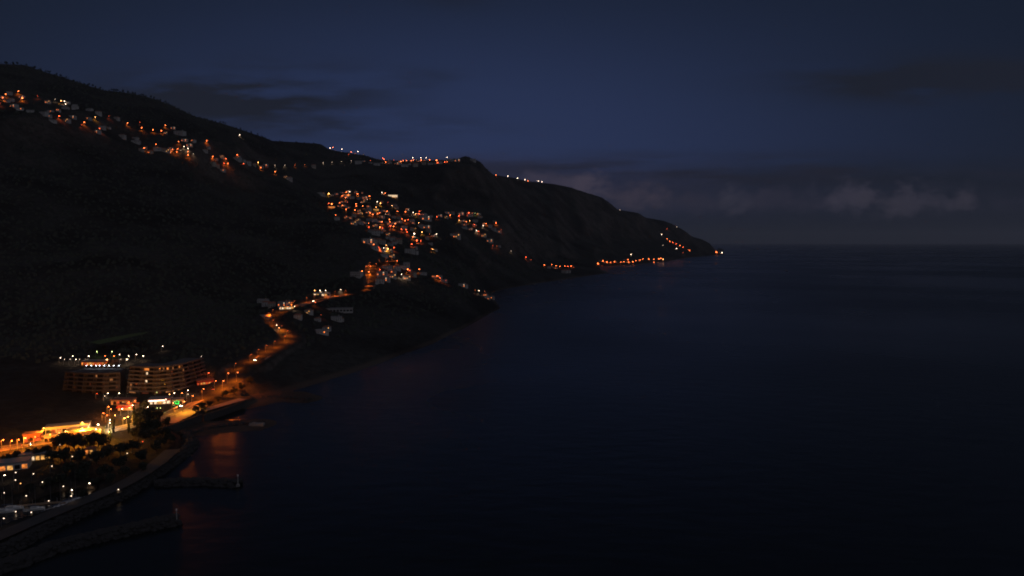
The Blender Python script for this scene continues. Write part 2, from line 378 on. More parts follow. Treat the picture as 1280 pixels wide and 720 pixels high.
ORD = ['leftmost','second','third','fourth','fifth','sixth','seventh','eighth','ninth','tenth','eleventh','twelfth','thirteenth','fourteenth','fifteenth','sixteenth','seventeenth','eighteenth','nineteenth','twentieth']
def nth(i, n):
    if n == 1: return 'the only one'
    if i == n-1: return 'rightmost'
    return ORD[i] if i == 0 else ORD[i]+' from left'

# ------------------------------------------------------------------ setting: terrain, sea
def grid_mesh(name, X, Y, Zg, mat, mask=None):
    r, c = X.shape
    co = np.stack([X, Y, Zg], -1).reshape(-1, 3).astype(np.float32)
    idx = np.arange(r*c).reshape(r, c)
    q = np.stack([idx[:-1,:-1], idx[:-1,1:], idx[1:,1:], idx[1:,:-1]], -1).reshape(-1, 4)
    if mask is not None: q = q[mask.reshape(-1)]
    me = bpy.data.meshes.new(name); me.vertices.add(len(co)); me.vertices.foreach_set('co', co.ravel())
    me.loops.add(q.size); me.loops.foreach_set('vertex_index', q.ravel().astype(np.int32))
    me.polygons.add(len(q)); me.polygons.foreach_set('loop_start', np.arange(0, q.size, 4, dtype=np.int32)); me.polygons.foreach_set('loop_total', np.full(len(q), 4, np.int32))
    me.update(calc_edges=True); me.validate(); me.materials.append(mat)
    me.polygons.foreach_set('use_smooth', np.ones(len(q), bool))
    return link(name, me)
terr = grid_mesh('hillside', GX, GY, Z, M['terrain']); terr['kind'] = 'structure'
sea = MB(); R_ = 90000; sea.raw([(-R_,-4000,0),(R_,-4000,0),(R_,R_,0),(-R_,R_,0)], [(0,1,2,3)])
sea = sea.build('sea_water', M['water']); sea['kind'] = 'structure'

def ribbon(name, pts, hw, mat, lift, kerb=False):
    mb = MB(); L = []
    for i, p in enumerate(pts):
        d = (pts[min(i+1,len(pts)-1)]-pts[max(i-1,0)]); d.z = 0; d.normalize(); n = Vector((-d.y, d.x, 0))
        L.append((p+n*hw, p-n*hw))
    for (a, b) in L: mb.v += [(a.x,a.y,a.z+lift),(b.x,b.y,b.z+lift)]
    for i in range(len(L)-1): mb.f.append((2*i,2*i+1,2*i+3,2*i+2))
    o = mb.build(name, mat); o['kind'] = 'structure'; return o
ribbon('coast_road', ROAD_A, 4.2, M['asphalt'], .25)
ribbon('village_road', ROAD_B, 3.2, M['asphalt'], .25)
def offs(pts, d, dz_=0):
    out = []
    for i, p in enumerate(pts):
        t = (pts[min(i+1,len(pts)-1)]-pts[max(i-1,0)]); t.z = 0; t.normalize()
        out.append(p+Vector((-t.y, t.x, 0))*d+Vector((0,0,dz_)))
    return out
for d in (5.2, -5.2): ribbon('pavement', offs(ROAD_A, d), .95, M['pave'], .38)
ribbon('road_centre_line', ROAD_A, .08, M['paint'], .256)
# plaza and seafront promenade
def hugging(name, corners, mat, lift, n=10):
    """a paved surface on flat ground, corners given in the ground plane"""
    mb = MB(); p = corners
    mb.raw([(q.x,q.y,q.z+lift) for q in p], [tuple(range(len(p)))]); o = mb.build(name, mat); o['kind'] = 'structure'; return o
plaza = [wpt(203,531,z=6.0), wpt(222,526,z=6.0), wpt(238,519,z=6.0), wpt(252,508,z=6.2), wpt(242,503,z=6.8), wpt(222,514,z=6.2), wpt(206,523,z=6.1)]
stamp([wpt(207,529,z=5.7), wpt(232,517,z=5.7), wpt(248,507,z=6.0)], 7, 4)
stamp([wpt(250,512,z=4.6), wpt(304,497.5,z=4.2)], 7, 4)
for nm, line, hw in (('plaza_paving', [wpt(207,529,z=5.9), wpt(232,517.5,z=5.9), wpt(249,507,z=6.2)], 6.4), ('promenade_paving', [wpt(252,513.5,z=4.8), wpt(280,505.5,z=4.6), wpt(304,498.5,z=4.4)], 4.2)):
    ribbon(nm, smooth_poly(line, 4), hw, M['pave'], .12)
# terrain mesh refreshed after the last grading
co = np.stack([GX, GY, Z], -1).reshape(-1, 3).astype(np.float32); terr.data.vertices.foreach_set('co', co.ravel()); terr.data.update()

def wall_along(name, pts, thick, z0, h, mat, label, cat):
    mb = MB(); pts = [Vector(p) for p in pts]
    ring = []
    for i, p in enumerate(pts):
        t = (pts[min(i+1,len(pts)-1)]-pts[max(i-1,0)]); t.z = 0; t.normalize(); n = Vector((-t.y,t.x,0))*thick/2
        ring.append(((p+n),(p-n), p.z+h))
    for a, b, zt in ring: mb.v += [(a.x,a.y,z0),(b.x,b.y,z0),(b.x,b.y,zt),(a.x,a.y,zt)]
    for i in range(len(ring)-1):
        n = 4*i
        for k in range(4): j = (k+1)%4; mb.f.append((n+k,n+j,n+4+j,n+4+k))
    mb.f.append((3,2,1,0)); n = 4*(len(ring)-1); mb.f.append((n,n+1,n+2,n+3))
    return tag(mb.build(name, mat), label, cat)
wall_along('sea_wall', [wpt(203,536,z=5.9), wpt(222,530.5,z=5.9), wpt(240,523.5,z=5.9), wpt(252,519,z=5.6)], .8, -2, .9, M['dark_concrete'], 'dark concrete sea wall curving below the lit orange plaza', 'sea wall')
wall_along('sea_wall', [wpt(254,520,z=4.7), wpt(280,511.5,z=4.6), wpt(306,502.5,z=4.4)], .8, -2, .8, M['dark_concrete'], 'straight dark sea wall below the orange seafront promenade', 'sea wall')

# ------------------------------------------------------------------ rubble groynes and breakwaters
def rubble(name, line, hw, top, label, cat, n, rs=(1.0,2.2)):
    rnd = random.Random(len(label)); mb = MB(); pts = smooth_poly(line, 5)
    core = []
    for i, p in enumerate(pts):
        t = (pts[min(i+1,len(pts)-1)]-pts[max(i-1,0)]); t.z = 0; t.normalize(); nn = Vector((-t.y,t.x,0))
        core.append([p+nn*(hw+4), p+nn*hw*.5, p-nn*hw*.5, p-nn*(hw+4)])
    for c in core:
        mb.v += [(c[0].x,c[0].y,-3),(c[1].x,c[1].y,top),(c[2].x,c[2].y,top),(c[3].x,c[3].y,-3)]
    for i in range(len(core)-1):
        for k in range(3): a = 4*i+k; mb.f.append((a,a+1,a+5,a+4))
    for _ in range(n):
        i = rnd.randrange(len(pts)-1); u = rnd.random(); p = pts[i].lerp(pts[i+1], u)
        t = (pts[i+1]-pts[i]); t.z = 0; t.normalize(); nn = Vector((-t.y,t.x,0)); w = rnd.uniform(-1,1)*(hw+2)
        z = top-max(0,(abs(w)-hw*.5))/(hw*.5+4)*(top+3)
        if z < -1: continue
        q = p+nn*w; r = rnd.uniform(*rs)
        mb.raw([(q.x+v[0]*r*rnd.uniform(.7,1.2), q.y+v[1]*r*rnd.uniform(.7,1.2), z+v[2]*r*.6*rnd.uniform(.7,1.2)) for v in ICO1[0]], ICO1[1])
    return tag(mb.build(name, M['rock']), label, cat)
rubble('rock_groyne', [wpt(232,543,z=0), wpt(262,537,z=0), wpt(296,533,z=0), wpt(330,530.5,z=0)], 3, 1.6, 'dark curved rock groyne beyond the orange lit beach', 'groyne', 420)
rubble('rock_groyne', [wpt(306,503,z=0), wpt(345,498,z=0), wpt(386,501,z=0)], 3.5, 1.6, 'far dark rock groyne at the end of the promenade', 'groyne', 380)
rubble('rock_groyne', [wpt(196,606,z=0), wpt(235,603.5,z=0), wpt(270,604,z=0), wpt(298,606,z=0)], 3, 1.8, 'low rock groyne with pale post at its tip', 'groyne', 380)
rubble('breakwater', [wpt(-120,745,z=0), wpt(0,712,z=0), wpt(70,686,z=0), wpt(150,667,z=0), wpt(222,651,z=0)], 4, 2.6, 'outer rubble breakwater crossing the bottom left corner', 'breakwater', 1100, (.8,1.9))
rubble('breakwater', [wpt(-120,735,z=0), wpt(0,692,z=0), wpt(60,661,z=0), wpt(120,634,z=0), wpt(165,613,z=0), wpt(200,588,z=0), wpt(226,570,z=0), wpt(238,556,z=0), wpt(230,544,z=0)], 3, 3.0, 'long curved rock revetment around the dark marina park', 'breakwater', 1500, (.8,1.8))
ribbon('breakwater_path', smooth_poly([wpt(-60,695,z=4.4), wpt(0,670,z=4.4), wpt(60,644,z=4.4), wpt(120,620,z=4.4), wpt(160,602,z=4.4), wpt(195,580,z=4.4), wpt(216,562,z=4.4)], 6), 4.5, M['dark_concrete'], .15)
for px, py0, lab in ((297.5,605.5,'pale beacon post at the tip of the low rock groyne'),(221,650,'pale beacon post at the tip of the outer breakwater')):
    p = wpt(px, py0, z=1.5); t = thing('beacon_post', lab, 'beacon', p, 0, 'harbour beacons')
    MB().tube([(0,0,-1),(0,0,4.6)], [.22,.14], 8).build('post', M['white'], t); MB().tube([(0,0,4.6),(0,0,4.75),(0,0,5.3),(0,0,5.5)], [.4,.4,.3,.05], 8).build('lantern', M['hull'], t)
    MB().box(-.8,.8,-.8,.8,-1.2,.1).build('base', M['concrete'], t)

p = wpt(321,530,z=1.8); MB().box(-5,5,-2,2,-2,.5).build('slab', M['concrete'], thing('groyne_head', 'pale concrete slab at the tip of the curved groyne', 'groyne head', p, .05)); MB().box(-3,-1,-1,1,.5,1.3).build('block', M['concrete'], bpy.data.objects['groyne_head'])
# ------------------------------------------------------------------ lamps
POLE = {}
def pole_mesh(H):
    k = round(H, 1)
    if k not in POLE:
        mb = MB().tube([(0,0,-1),(0,0,k*.5),(0,0,k)], [.12,.1,.07], 6); mb.tube([(0,0,k-.1),(.6,0,k+.05),(1.2,0,k)], [.06,.05,.05], 5)
        me = mb.mesh('pole'); me.materials.append(M['metal']); POLE[k] = me
    return POLE[k]
HEAD = {}
def head_mesh(c, dim):
    k = (c, dim)
    if k not in HEAD:
        me = MB().raw([(x,y,z*.75) for x,y,z in ICO2[0]], ICO2[1]).mesh('lamp_head'); me.materials.append((HEADDIM if dim else HEADM)[c])
        for p in me.polygons: p.use_smooth = True
        HEAD[k] = me
    return HEAD[k]
LD = {}
def light_data(c, P, r, ty='SPOT', ang=150):
    P = round(P, -1)
    k = (c, P, ty, ang)
    if k not in LD:
        l = bpy.data.lights.new('lamp_light', ty)
        if ty == 'SPOT': l.spot_size = math.radians(ang); l.spot_blend = .7
        l.color = LC[c]; l.energy = P; l.shadow_soft_size = r; LD[k] = l
    return LD[k]
LAMPPOS = []
SIZE = {'B':1.05, 'b':.74, 'm':.58, 's':.46, 't':0.0}
PW = {'B':1.5, 'b':1.0, 'm':.6, 's':.2, 't':.9}
PSC = 5200.0
def lamp(px, py, c, sz, label, group, H=8.0, D=None, zbase=None, name='street_lamp', cat='street lamp', dmin=None, pw=1.0, ty='SPOT', ang=150):
    if D is not None:
        a, s = ray(px, py); base = Vector((a*D, D, zbase if zbase is not None else tz(a*D, D))); H = max(1.0, HC+s*D-base.z)
    else:
        base, H = hit(px, py, H, dmin); H = max(H, 2.0)
    d = base.y
    r = max(.24, SIZE[sz]*d/F*.5*1.1)
    t = thing(name, label, cat, base, 0, group)
    link('pole', pole_mesh(min(H,14)), t, (-1.2,0,0))
    dim = sz == 's'
    h = link('lamp_head', head_mesh(c, dim), t, (0,0,min(H,14))); h.scale = (r,r,r)
    far = min(1.0, 900/d)**0.3
    k = PW[sz]*pw
    # far lamps stand for a whole lit street corner: stronger
    P = PSC*k*(d/560)**.75*(.85+.3*((px*7.3)%1))
    if d > 1200 and ty == 'SPOT': ang = 112
    lo = link('lamp_light', light_data(c, P, .3, ty, ang), t, (0,0,min(H,14)-r-.35))
    LAMPPOS.append((base.x, base.y))
    return t, base
def cluster(where, data, group, kindtxt='street lamp', **kw):
    items = []
    for tok in data.split():
        q = tok.split(','); items.append((float(q[0]), float(q[1]), q[2][0], q[2][1]))
    items.sort()
    names = {}
    out = []
    bycol = {}
    for it in items: bycol.setdefault(it[2], []).append(it)
    for c, l in bycol.items():
        for i, it in enumerate(l):
            nm = CN[c]
            out.append(lamp(it[0], it[1], c, it[3], f'{nm} {kindtxt} {where}, {nth(i,len(l))}', group, **kw))
    return out
G = 'lamps of the hillside villages'
cluster('at far left of the upper ridge', '7,117.6,ob 3.4,122,ob 23,114,ob 27.8,122.6,oB 0.8,129,rs 47,120,rs 69,124,ws', G)
cluster('on the upper left ridge road', '76.3,126,yb 80.6,126.4,wm 82,130,wm 74,145,rb 105.4,152.8,ob 102,156,rs 119,146.3,ym 124.3,160.5,rm 136,145,rs', G)
cluster('along the middle of the upper ridge', '159.4,153.8,ob 177,159.8,ob 191.3,162.4,ob 201.8,163.5,ob 206.8,156.6,ob 195,180.4,om 180.2,185,ob 175,152.8,rs', G)
cluster('in the dense knot of lights on the ridge', '223,177,om 215.6,187,om 222,186,om 221,190,om 226,188,ws 230,183,wm 235,185.6,wm 235,189.4,om 235,193.5,ob 242,192,ws', G)
cluster('where the upper ridge descends', '258.4,176,ob 266,195.4,ob 282.4,198.3,om 284.7,204.3,ob 280,204,rm 296.5,193.4,ob 304.4,204.6,rm 322.8,203,yb 326,209.3,ob 344,214.6,ob 299.7,168.4,wm', G)
G2 = 'lamps of the skyline village'
cluster('on the dark road towards the skyline village', '333,206.5,rs 343.8,206.5,ws 356,206.7,ws 368.7,206.5,os 381,205.8,os 392.5,206.5,rm 404,203.4,ws 415,203,ws 427,202,ws 439,201,ws', G2)
cluster('on the crest left of the skyline village', '412.5,185,wm 416,183,om 427.5,186,wm 439,190,om 447.4,187.5,wm 435.6,193,rs', G2)
cluster('in the left half of the skyline village', '463,200.6,rs 480,199,om 482,202.5,om 478.5,197.6,rm 492,200,rs 501,202,ob 504,201,om 508,200.4,om 514,200.6,om 517,200,om 516,195.6,wm', G2)
cluster('in the right half of the skyline village', '526,196,wm 526.5,200,ob 532.5,196.4,wm 537,199.7,ob 545.6,200.3,oB 547,203.4,rb 558.8,196,wm 558.8,202,om 556,202.5,rm', G2)
G3 = 'lamps of the terraced hillside village'
cluster('in the top row of the hillside village', '411,242,yB 421,242.5,os 433,240.2,ob 437,239.7,wm 428,244.7,om 435.4,243.7,om 432,247,om 447,242.5,ob 461.9,245,ob 459,249.4,ws 477.5,240.6,wm 481.5,241.5,om', G3)
cluster('in the upper left streets of the hillside village', '414.6,255,oB 411,254,rm 424.7,253.4,om 428,257,om 434.6,252.7,rs 432.7,261.7,ob 445,254.7,ob 445.4,257.4,ob 453.5,257.5,om 443.6,262.6,ob 453,267,ys 419.5,268.7,om 433,270.6,rs', G3)
cluster('in the centre of the hillside village', '471.6,252,wm 475.6,254,yb 470,259,ym 485,253,rs 490,257,ym 462.7,266,ob 466,268,ob 471.9,267,ob 474.6,266,om 482,267.5,ws 483.9,264,ob 496.9,264,om', G3)
cluster('in the upper right of the hillside village centre', '506.9,264.6,ob 510.7,262,ws 516.5,265.6,wm 519.6,267.5,ym 524.4,264,rm 523.7,267,rb 523.4,278.5,ym 510,274.6,rm 506.5,275.6,ob 502.5,273.7,om', G3)
cluster('in the lower left of the hillside village', '460.9,279,om 461,284,rm 477.5,277,ob 475,284,oB 478,285,rm 486.9,274.3,ob 487.5,277.4,om 494,279.4,ob 492,283,ob 488,282.5,rb 470,288,wB', G3)
cluster('beside the bright junction of the hillside village', '501.9,286.5,rb 507.5,287,rb 509,290,rm 519,285.6,ys 517.9,292,wB 516,296,ob 527.5,290,yb 521,300.6,rB 514.7,305,rb 526,301,rm', G3)
cluster('on the right arm of the hillside village', '545.6,292.5,wm 537,292.5,ot 546,271,rm 563,269,ob 573.7,270,rb 586,266,rb 593.7,266.7,ls 596.8,267,ys 574,275.4,ym 583,277,om 587,276,ym', G3)
cluster('at the right end of the hillside village', '593,280.6,rm 607.7,279.4,om 604,282,wm 620,278.7,ob 626.5,287,rs 595.7,288,wm 598,289,rm 621,307.5,os 616,307,rs 638.7,313.7,ws', G3)
G4 = 'lamps on the headland'
cluster('below the hillside village', '492.5,309.5,rb 483,306.5,ym 485,311,yB 479.7,310,wm 473,309,rb 541,311.5,ym 539,311,os 462,301,ws 467,305.5,ob', G4)
cluster('on the headland plateau', '509.7,336.6,oB 512,338.2,rm 524,336.6,ob 502,342.7,wm 546.4,344.8,ob 550,347.4,rm 557.5,350.6,rs 599,363.4,wm 606,364,os 594,362.7,os', G4)
cluster('at the bend above the steep headland road', '452.5,338.8,ob 461,339.7,ob 475,337,rm 496.6,326,om 484,326.5,ot 470,330,ot 463,333,om', G4)
G5 = 'lamps of the far shore'
cluster('on the far skyline slope', '620,218.7,om 635,220,wm 647,222.7,wm 656,224.5,wm 660,226,om 673,226.4,wm 677.5,227.2,wm 775,262.5,ws', G5)
cluster('on the ridge path above the bay', '657.5,321.5,rm 663.7,324.5,rs 680.5,331,ob 689.7,330.7,om 695,332,om 700,333,om 706,332.5,om 710,333,rm 714,332.5,ob 717,334,rs', G5)
cluster('in the left half of the far waterfront village', '747.5,329.5,oB 753.7,326,ob 758.7,327.5,ob 763,328,om 768,327,ob 776,327.5,om 780,327,om 785,324.5,ob 786,327.5,om 788.7,318,wm 752.5,331.6,rs', G5)
cluster('in the right half of the far waterfront village', '791,327,ob 795,325.7,om 800,325,om 803.7,323.5,om 811,323.7,ob 817.5,324,om 817.5,327,om 823.7,323.5,ob 826,323,ob 829,324,yb', G5)
cluster('on the zigzag road near the cape', '833.7,286,rs 845.7,283.4,ws 827,293,wm 834,298.5,om 837.5,301.5,om 841,303,rm 845,305,rm 850,307,om 853.7,308.7,rm 845.7,310.7,wm 853.7,316,rs 861.7,312.7,om 828.7,306.7,ws', G5)
cluster('at the foot of the cape', '895.5,315.2,oB 902.5,316,wb', G5)
G6 = 'lamps along the coast road'
cluster('on the plaza beside the beach', '220.7,509.3,ob 241.3,494.7,ob', G6, H=8.5, pw=1.0, ty='POINT')
cluster('over the coast road beyond the hotels', '230.3,502,yb 254.4,486,ob 279.4,476,ob 297,465.6,ob', G6, H=8.5, pw=4, ang=158)
cluster('on the sea side of the coast road bend', '269.8,476,ob 285.6,466.5,ob', G6, H=8.5, pw=.4, ty='POINT')
def road_lamps(pts, lo, hi, where, step=18, side=5.6, pw=1.6, yfrom=None, ang=145):
    acc = 0; P_ = []
    for a, b in zip(pts[:-1], pts[1:]):
        px = (a.x/a.y)*F+640; acc += (b-a).length
        if lo <= px <= hi and (yfrom is None or yfrom[0] <= a.y < yfrom[1]) and acc >= step:
            acc = 0; d = b-a; d.z = 0; d.normalize(); P_.append((a, Vector((-d.y, d.x, 0))))
    P_.sort(key=lambda q: q[0].x/q[0].y)
    for i, (a, n) in enumerate(P_):
        base = a+n*side; t = thing('street_lamp', f'shaded orange road lamp {where}, {nth(i,len(P_))}', 'street lamp', base, math.atan2(-n.y, -n.x), 'shaded lamps along the coast road')
        link('pole', pole_mesh(7), t, (0,0,0)); h = link('lamp_head', head_mesh('o', True), t, (1.2,0,6.9)); h.scale = (.35,.2,.15)
        link('lamp_light', light_data('o', PSC*pw*rq.uniform(.45,1.25), .3, 'SPOT', ang), t, (1.6,0,6.6)); LAMPPOS.append((base.x, base.y))
rq = random.Random(21)
road_lamps(ROAD_A, 296, 375, 'on the first straight of the climb', yfrom=(600,762))
road_lamps(ROAD_A, 330, 375, 'around the hairpin bend', yfrom=(762,905))
road_lamps(ROAD_A, 355, 450, 'on the upper coast road', yfrom=(905,1035), step=22)
road_lamps(ROAD_A, 450, 475, 'on the steep road into the village', yfrom=(1035,1200), pw=1.7, ang=112)
road_lamps(ROAD_B, 455, 500, 'on the village road above the steep climb', pw=3, side=4.4)
cluster('beside the climbing coast road', '345.8,406.4,wm 349,409.7,ym 394,377.8,om 368.4,383,wm 401,393.4,rs 393.4,363.2,yb 400,363.2,wb 407,363.2,wm 426,362,wm', G6, H=5, pw=.35)
G7 = 'lamps around the hotels'
cluster('on the terrace above the dark hotel', '75.6,447,wm 91,445,wb 95,452,wm 99.4,452,ws 81,455,ws 88,457,ws 111,445,wb 131.4,445,om 142.5,445,ob 149.6,443,wm 151,450,ws 134,449.7,yB 133,454,ws', G7, H=5, pw=.13, dmin=600)
cluster('on the slope between the two hotels', '161,445,wm 170.6,443,wm 179,445,wb 158.4,451.6,wm 159.4,454.6,wb 203.4,432.8,wm 252,455,ws 121,439.7,lm 140,439.6,lm', G7, H=5, pw=.1, dmin=600)
cluster('in front of the hotels', '135,491.5,wb 149,491.5,wb 121.5,492,rs 131,495,ws 193,496,wm 212,493,yb 218,491.3,wm 227.6,491.5,ob 235,488,wb 235,492.8,ws 216.6,503.7,ym 184.7,508.8,wm 180,512.5,ws 196.5,510,ls 200.6,510,ls 196,490.5,ls 261,466,rm', G7, H=4, pw=.12, ty='POINT')
cluster('around the orange lit square', '165.7,506.5,wb 161,502.7,om 168.7,501,om 135.7,508.4,ob 138.7,511.4,ob 152.6,511,wm 162,509.7,yb 129.4,516.6,om 134,519,om 144,519,yb 137.6,525,wb 137.4,528.4,wb 140.6,532,lb 155.6,522.8,yB 160,521,ym 167,520,yB', G7, H=5, pw=.6, ty='POINT')
G8 = 'lamps at the near left shore'
lamp(103,535.3,'y','B','intensely bright yellow floodlight in the yard behind the tree crowns', G8, D=423, zbase=6.2, pw=9, ty='POINT', name='floodlight', cat='floodlight')
cluster('by the brightly lit yard behind the tree crowns', '110.6,534,yb 103,528,ym 122.8,530.6,wB 120,536.6,wB 125,537,ym 136,540,yb 84.5,539.6,om 82,539,ym 74,541,om', G8, H=6, pw=.7, ty='POINT')
cluster('along the road at the left edge', '-8,549,ob 15,551,om 23.4,549.5,om 32,547.5,yb 54.6,535,yb 44,546,ot 4,550,ot 63,543,ot', G8, H=7, pw=2.0, ty='POINT')
cluster('in the dark seaside park', '182,544,wm 178.5,552,rs 159,566.6,ws 90.4,570.6,ws 65,582.7,ws 41.8,592.3,ws 53,602.6,ws 19.3,600,ws 25.7,604.3,ys 79,603,ws 89.4,605.6,wm 111.7,601,wb 75,556,ws 148,612,ws 5.6,594,wb 19.7,590.6,ws', G8, H=4, pw=.05)
cluster('along the marina quay', '5,615.6,ws 32.6,617,ws 60.6,618.7,ws 89,620,ws 19.3,631.9,ws 38.8,632.8,ws 4.7,648,ws', G8, H=4, pw=.05)
for i, px in enumerate((108,114.2,120,124.5,130.5,136.3,142,148.5)):
    lamp(px, 457, 'b', 'b', f'cool white lamp in the row on the dark hotel roof, {nth(i,8)}', 'cool white lamps on the hotel roof', D=566, zbase=24.4, name='roof_lamp', cat='roof lamp', pw=.03)

# ------------------------------------------------------------------ houses
def house_proto(name, w, d, h, wallm, roofm, style):
    t = thing(name, 'x', 'house')
    wl = MB().box(-w/2,w/2,-d/2,d/2,-4,h).build('wall', wallm, t)
    e = .45; rf = MB()
    if style == 'gable':
        rf.raw([(-w/2-e,-d/2-e,h),(w/2+e,-d/2-e,h),(w/2+e,d/2+e,h),(-w/2-e,d/2+e,h),(-w/2-e,0,h+d*.24),(w/2+e,0,h+d*.24)], [(0,1,5,4),(2,3,4,5),(1,2,5),(3,0,4),(3,2,1,0)])
    elif style == 'hip':
        rf.raw([(-w/2-e,-d/2-e,h),(w/2+e,-d/2-e,h),(w/2+e,d/2+e,h),(-w/2-e,d/2+e,h),(-w/4,0,h+d*.22),(w/4,0,h+d*.22)], [(0,1,5,4),(2,3,4,5),(1,2,5),(3,0,4),(3,2,1,0)])
    else:
        rf.box(-w/2-.3,w/2+.3,-d/2-.3,d/2+.3,h+.003,h+.5)
    roof = rf.build('roof', roofm, t)
    parts = [wl, roof]
    ch = MB().box(-.4,.4,-.4,.4,0,2.6).build('chimney', wallm, roof, (w*.22, d*.15, h))
    n = max(2, int(w/3.2)); sub = [(roof, [ch])]
    for fl in range(int(h//2.9)):
        for i in range(n):
            x = -w/2+w*(i+.5)/n
            g = MB().box(x-.55,x+.55,-d/2-.06,-d/2+.03,fl*2.9+.9,fl*2.9+2.3).build('window', M['glass'], t); parts.append(g)
    dr = MB().box(-.5,.5,-d/2-.09,-d/2-.0,0,2.1).build('door', M['bark'], t, (w*.06,0,0)); parts.append(dr)
    reg(t, parts, sub); return t
HP = [(house_proto('house', 12, 9, 6, M['white'], M['tile'], 'hip'), 'white hip-roofed house'),
      (house_proto('house', 15, 9, 3.2, M['white'], M['slate'], 'gable'), 'low grey-roofed white house'),
      (house_proto('house', 10, 10, 6.2, M['cream'], M['tile'], 'gable'), 'cream gabled house'),
      (house_proto('house', 16, 10, 6.3, M['white'], M['slate'], 'flat'), 'white flat-roofed house'),
      (house_proto('house', 11, 8, 5.9, M['ochre'], M['tile'], 'hip'), 'ochre hip-roofed house')]
used = set(); HPOS = []; HLIST = []
def put_house(base, k, rz, s, where, group): HLIST.append((base, k, rz, s, where, group))
rh = random.Random(5)
def houses(where, data, group):
    for tok in data.split():
        q = tok.split(','); px, py = float(q[0]), float(q[1]); s = float(q[2]) if len(q) > 2 else 1.0
        base, _ = hit(px, py+1.0, 4*s)
        HPOS.append((base.x, base.y)); put_house(base, rh.choice([0,1,3,1,0,2,5,6,8]), rh.uniform(-.5,.5)+math.atan2(-base.x, base.y)*.3, s, where, group)
def houses_near(where, lo, hi, n, group, ybox):
    cand = [p for p in LAMPPOS if lo <= p[0]/p[1]*F+640 <= hi and ybox[0] <= p[1] <= ybox[1]]
    tries = 0; k = 0
    while k < n and tries < n*30 and cand:
        tries += 1
        p = rh.choice(cand); x = p[0]+rh.uniform(-26,26); y = p[1]+rh.uniform(6,34)
        if any((x-a)**2+(y-b)**2 < 15**2 for a, b in HPOS) or any((x-a)**2+(y-b)**2 < 9**2 for a, b in LAMPPOS): continue
        if any((x-q.x)**2+(y-q.y)**2 < 13**2 for q in ROAD_A+ROAD_B): continue
        HPOS.append((x,y)); k += 1
        put_house(Vector((x,y,tz(x,y))), rh.choice([0,1,3,5,6,7,8,9,5,9,8]), rh.uniform(-.6,.6), rh.uniform(.7,1.0), where, group)
def lit_variant(idx, cols, seed):
    src, desc = HP[idx]; r = random.Random(seed)
    t = src.copy(); COL.objects.link(t); parts, sub = [], []
    for ch in PARTS[src.name]:
        c = ch.copy(); COL.objects.link(c); c.parent = t; parts.append(c)
        if ch.name.startswith('window') and r.random() < .3:
            c.data = ch.data.copy(); c.data.materials[0] = HWIN[r.choice(cols)]
        if PARTS.get(ch.name):
            gs_ = []
            for g in PARTS[ch.name]: d = g.copy(); COL.objects.link(d); d.parent = c; gs_.append(d)
            sub.append((c, gs_))
    reg(t, parts, sub); HP.append((t, 'lit '+desc))
HWIN = {k: emit('house_window_'+n, c, st) for k, n, c, st in (('o','orange',(1,.2,.03),3.0),('y','yellow',(1,.42,.1),2.2),('r','red',(1,.1,.02),1.4),('w','white',(1,.7,.45),1.6))}
for ix, cols, sd in ((0,'oyr',1),(1,'oow',2),(2,'rro',3),(3,'oyw',4),(0,'oo',6)): lit_variant(ix, cols, sd)
GH = 'houses of the hillside villages'
houses('at the far left of the upper ridge', '12,115 18,131 25,134 38,137 55,140.6 60,142.5 60,126 8,124', GH)
houses('on the upper left ridge', '82,133 94,133 84,149 112,135 110,146 123,140,1.2 146,146.6 66,149 128,158', GH)
houses('in the middle of the upper ridge', '153,169,1.2 170,175,1.3 169,171 197,184,1.3 209.7,187,1.2 205,186 225,165,1.7 177,186 256.6,187', GH)
houses('where the upper ridge descends', '266,203,1.2 272,206 278,210.6,1.1 297,197.5,1.3 303,200 310,202,1.4 318,205 361.6,222,1.5 357,220 327,207', GH)
houses('on the crest near the skyline village', '448,201.6,1.8 463,202 470.6,203.4,1.8 455,200 392,206.5,1.6 487,202,1.4', GH)
houses('in the skyline village', '506,205,2 519,205,2 512,204 562.5,198.4,2.2 572,199,1.8 591,199,1.8 497,203,1.5 530,203,1.6 538,203,1.6 550,202,1.6', GH)
houses('in the upper hillside village', '440,245.6 450,246,1.3 456,245.6,1.2 492.5,256,1.4 496,258.7 435,257.5 460,261,1.2 421,271.5,1.2 442.5,267.5,1.1 400,241,1.2 404,243', GH)
houses('in the middle of the hillside village', '447.5,273.7 442.5,277,1.3 451,277,1.2 461,273 467.5,273.7 473.7,275 498.7,271,1.2 515,274.6,1.2 529,267,1.2 532,270.6,2 526,269.5', GH)
houses('in the lower hillside village', '466,287.5,1.3 470,289,1.6 460,299.4,1.6 466,300,1.4 472.5,300,1.4 491,297.5,1.4 498.7,300,1.5 485,296 493,302 505,282.5,1.3 515,285 478,301,1.2 488,304', GH)
houses('on the right arm of the hillside village', '526,281,1.3 533.7,282,1.4 535.6,287,1.3 534,296 571,293,1.8 566,292 559,264,1.3 566,265,1.3 576,265.6,1.4 594,274,1.3 580,279,1.2 580.6,283,1.3 557.5,270,1.2 550,268', GH)
houses('at the right end of the hillside village', '605,292.5,1.4 612,299,1.4 612.5,281,1.3 617,285,1.3 623,287.5,1.3 600,270 588,268,1.3', GH)
houses('on the headland below the village', '468,308,1.2 474,309.4,1.2 479.7,309.5,.9 512.5,312,1.4 518,314 489,336.6,1.1 506,328,1.2 529,340,.9 516,341 508,345 490,343 481,347 475,349,1.1 580.6,356,1 578,355 496,333 484,333 478,340 446,341,1.1 490,318 480,317', GH)
houses('beside the climbing coast road', '329,373.6 333,378,.8 340,379.7,.8 355,378,.8 359.5,377.4,.8 332,393.4,.8 402,411.4,.9 408.5,409,.7 420.6,396.6,.8 426,398,.6 372.6,394,.7 386,388,.7 397,398,.6', GH)
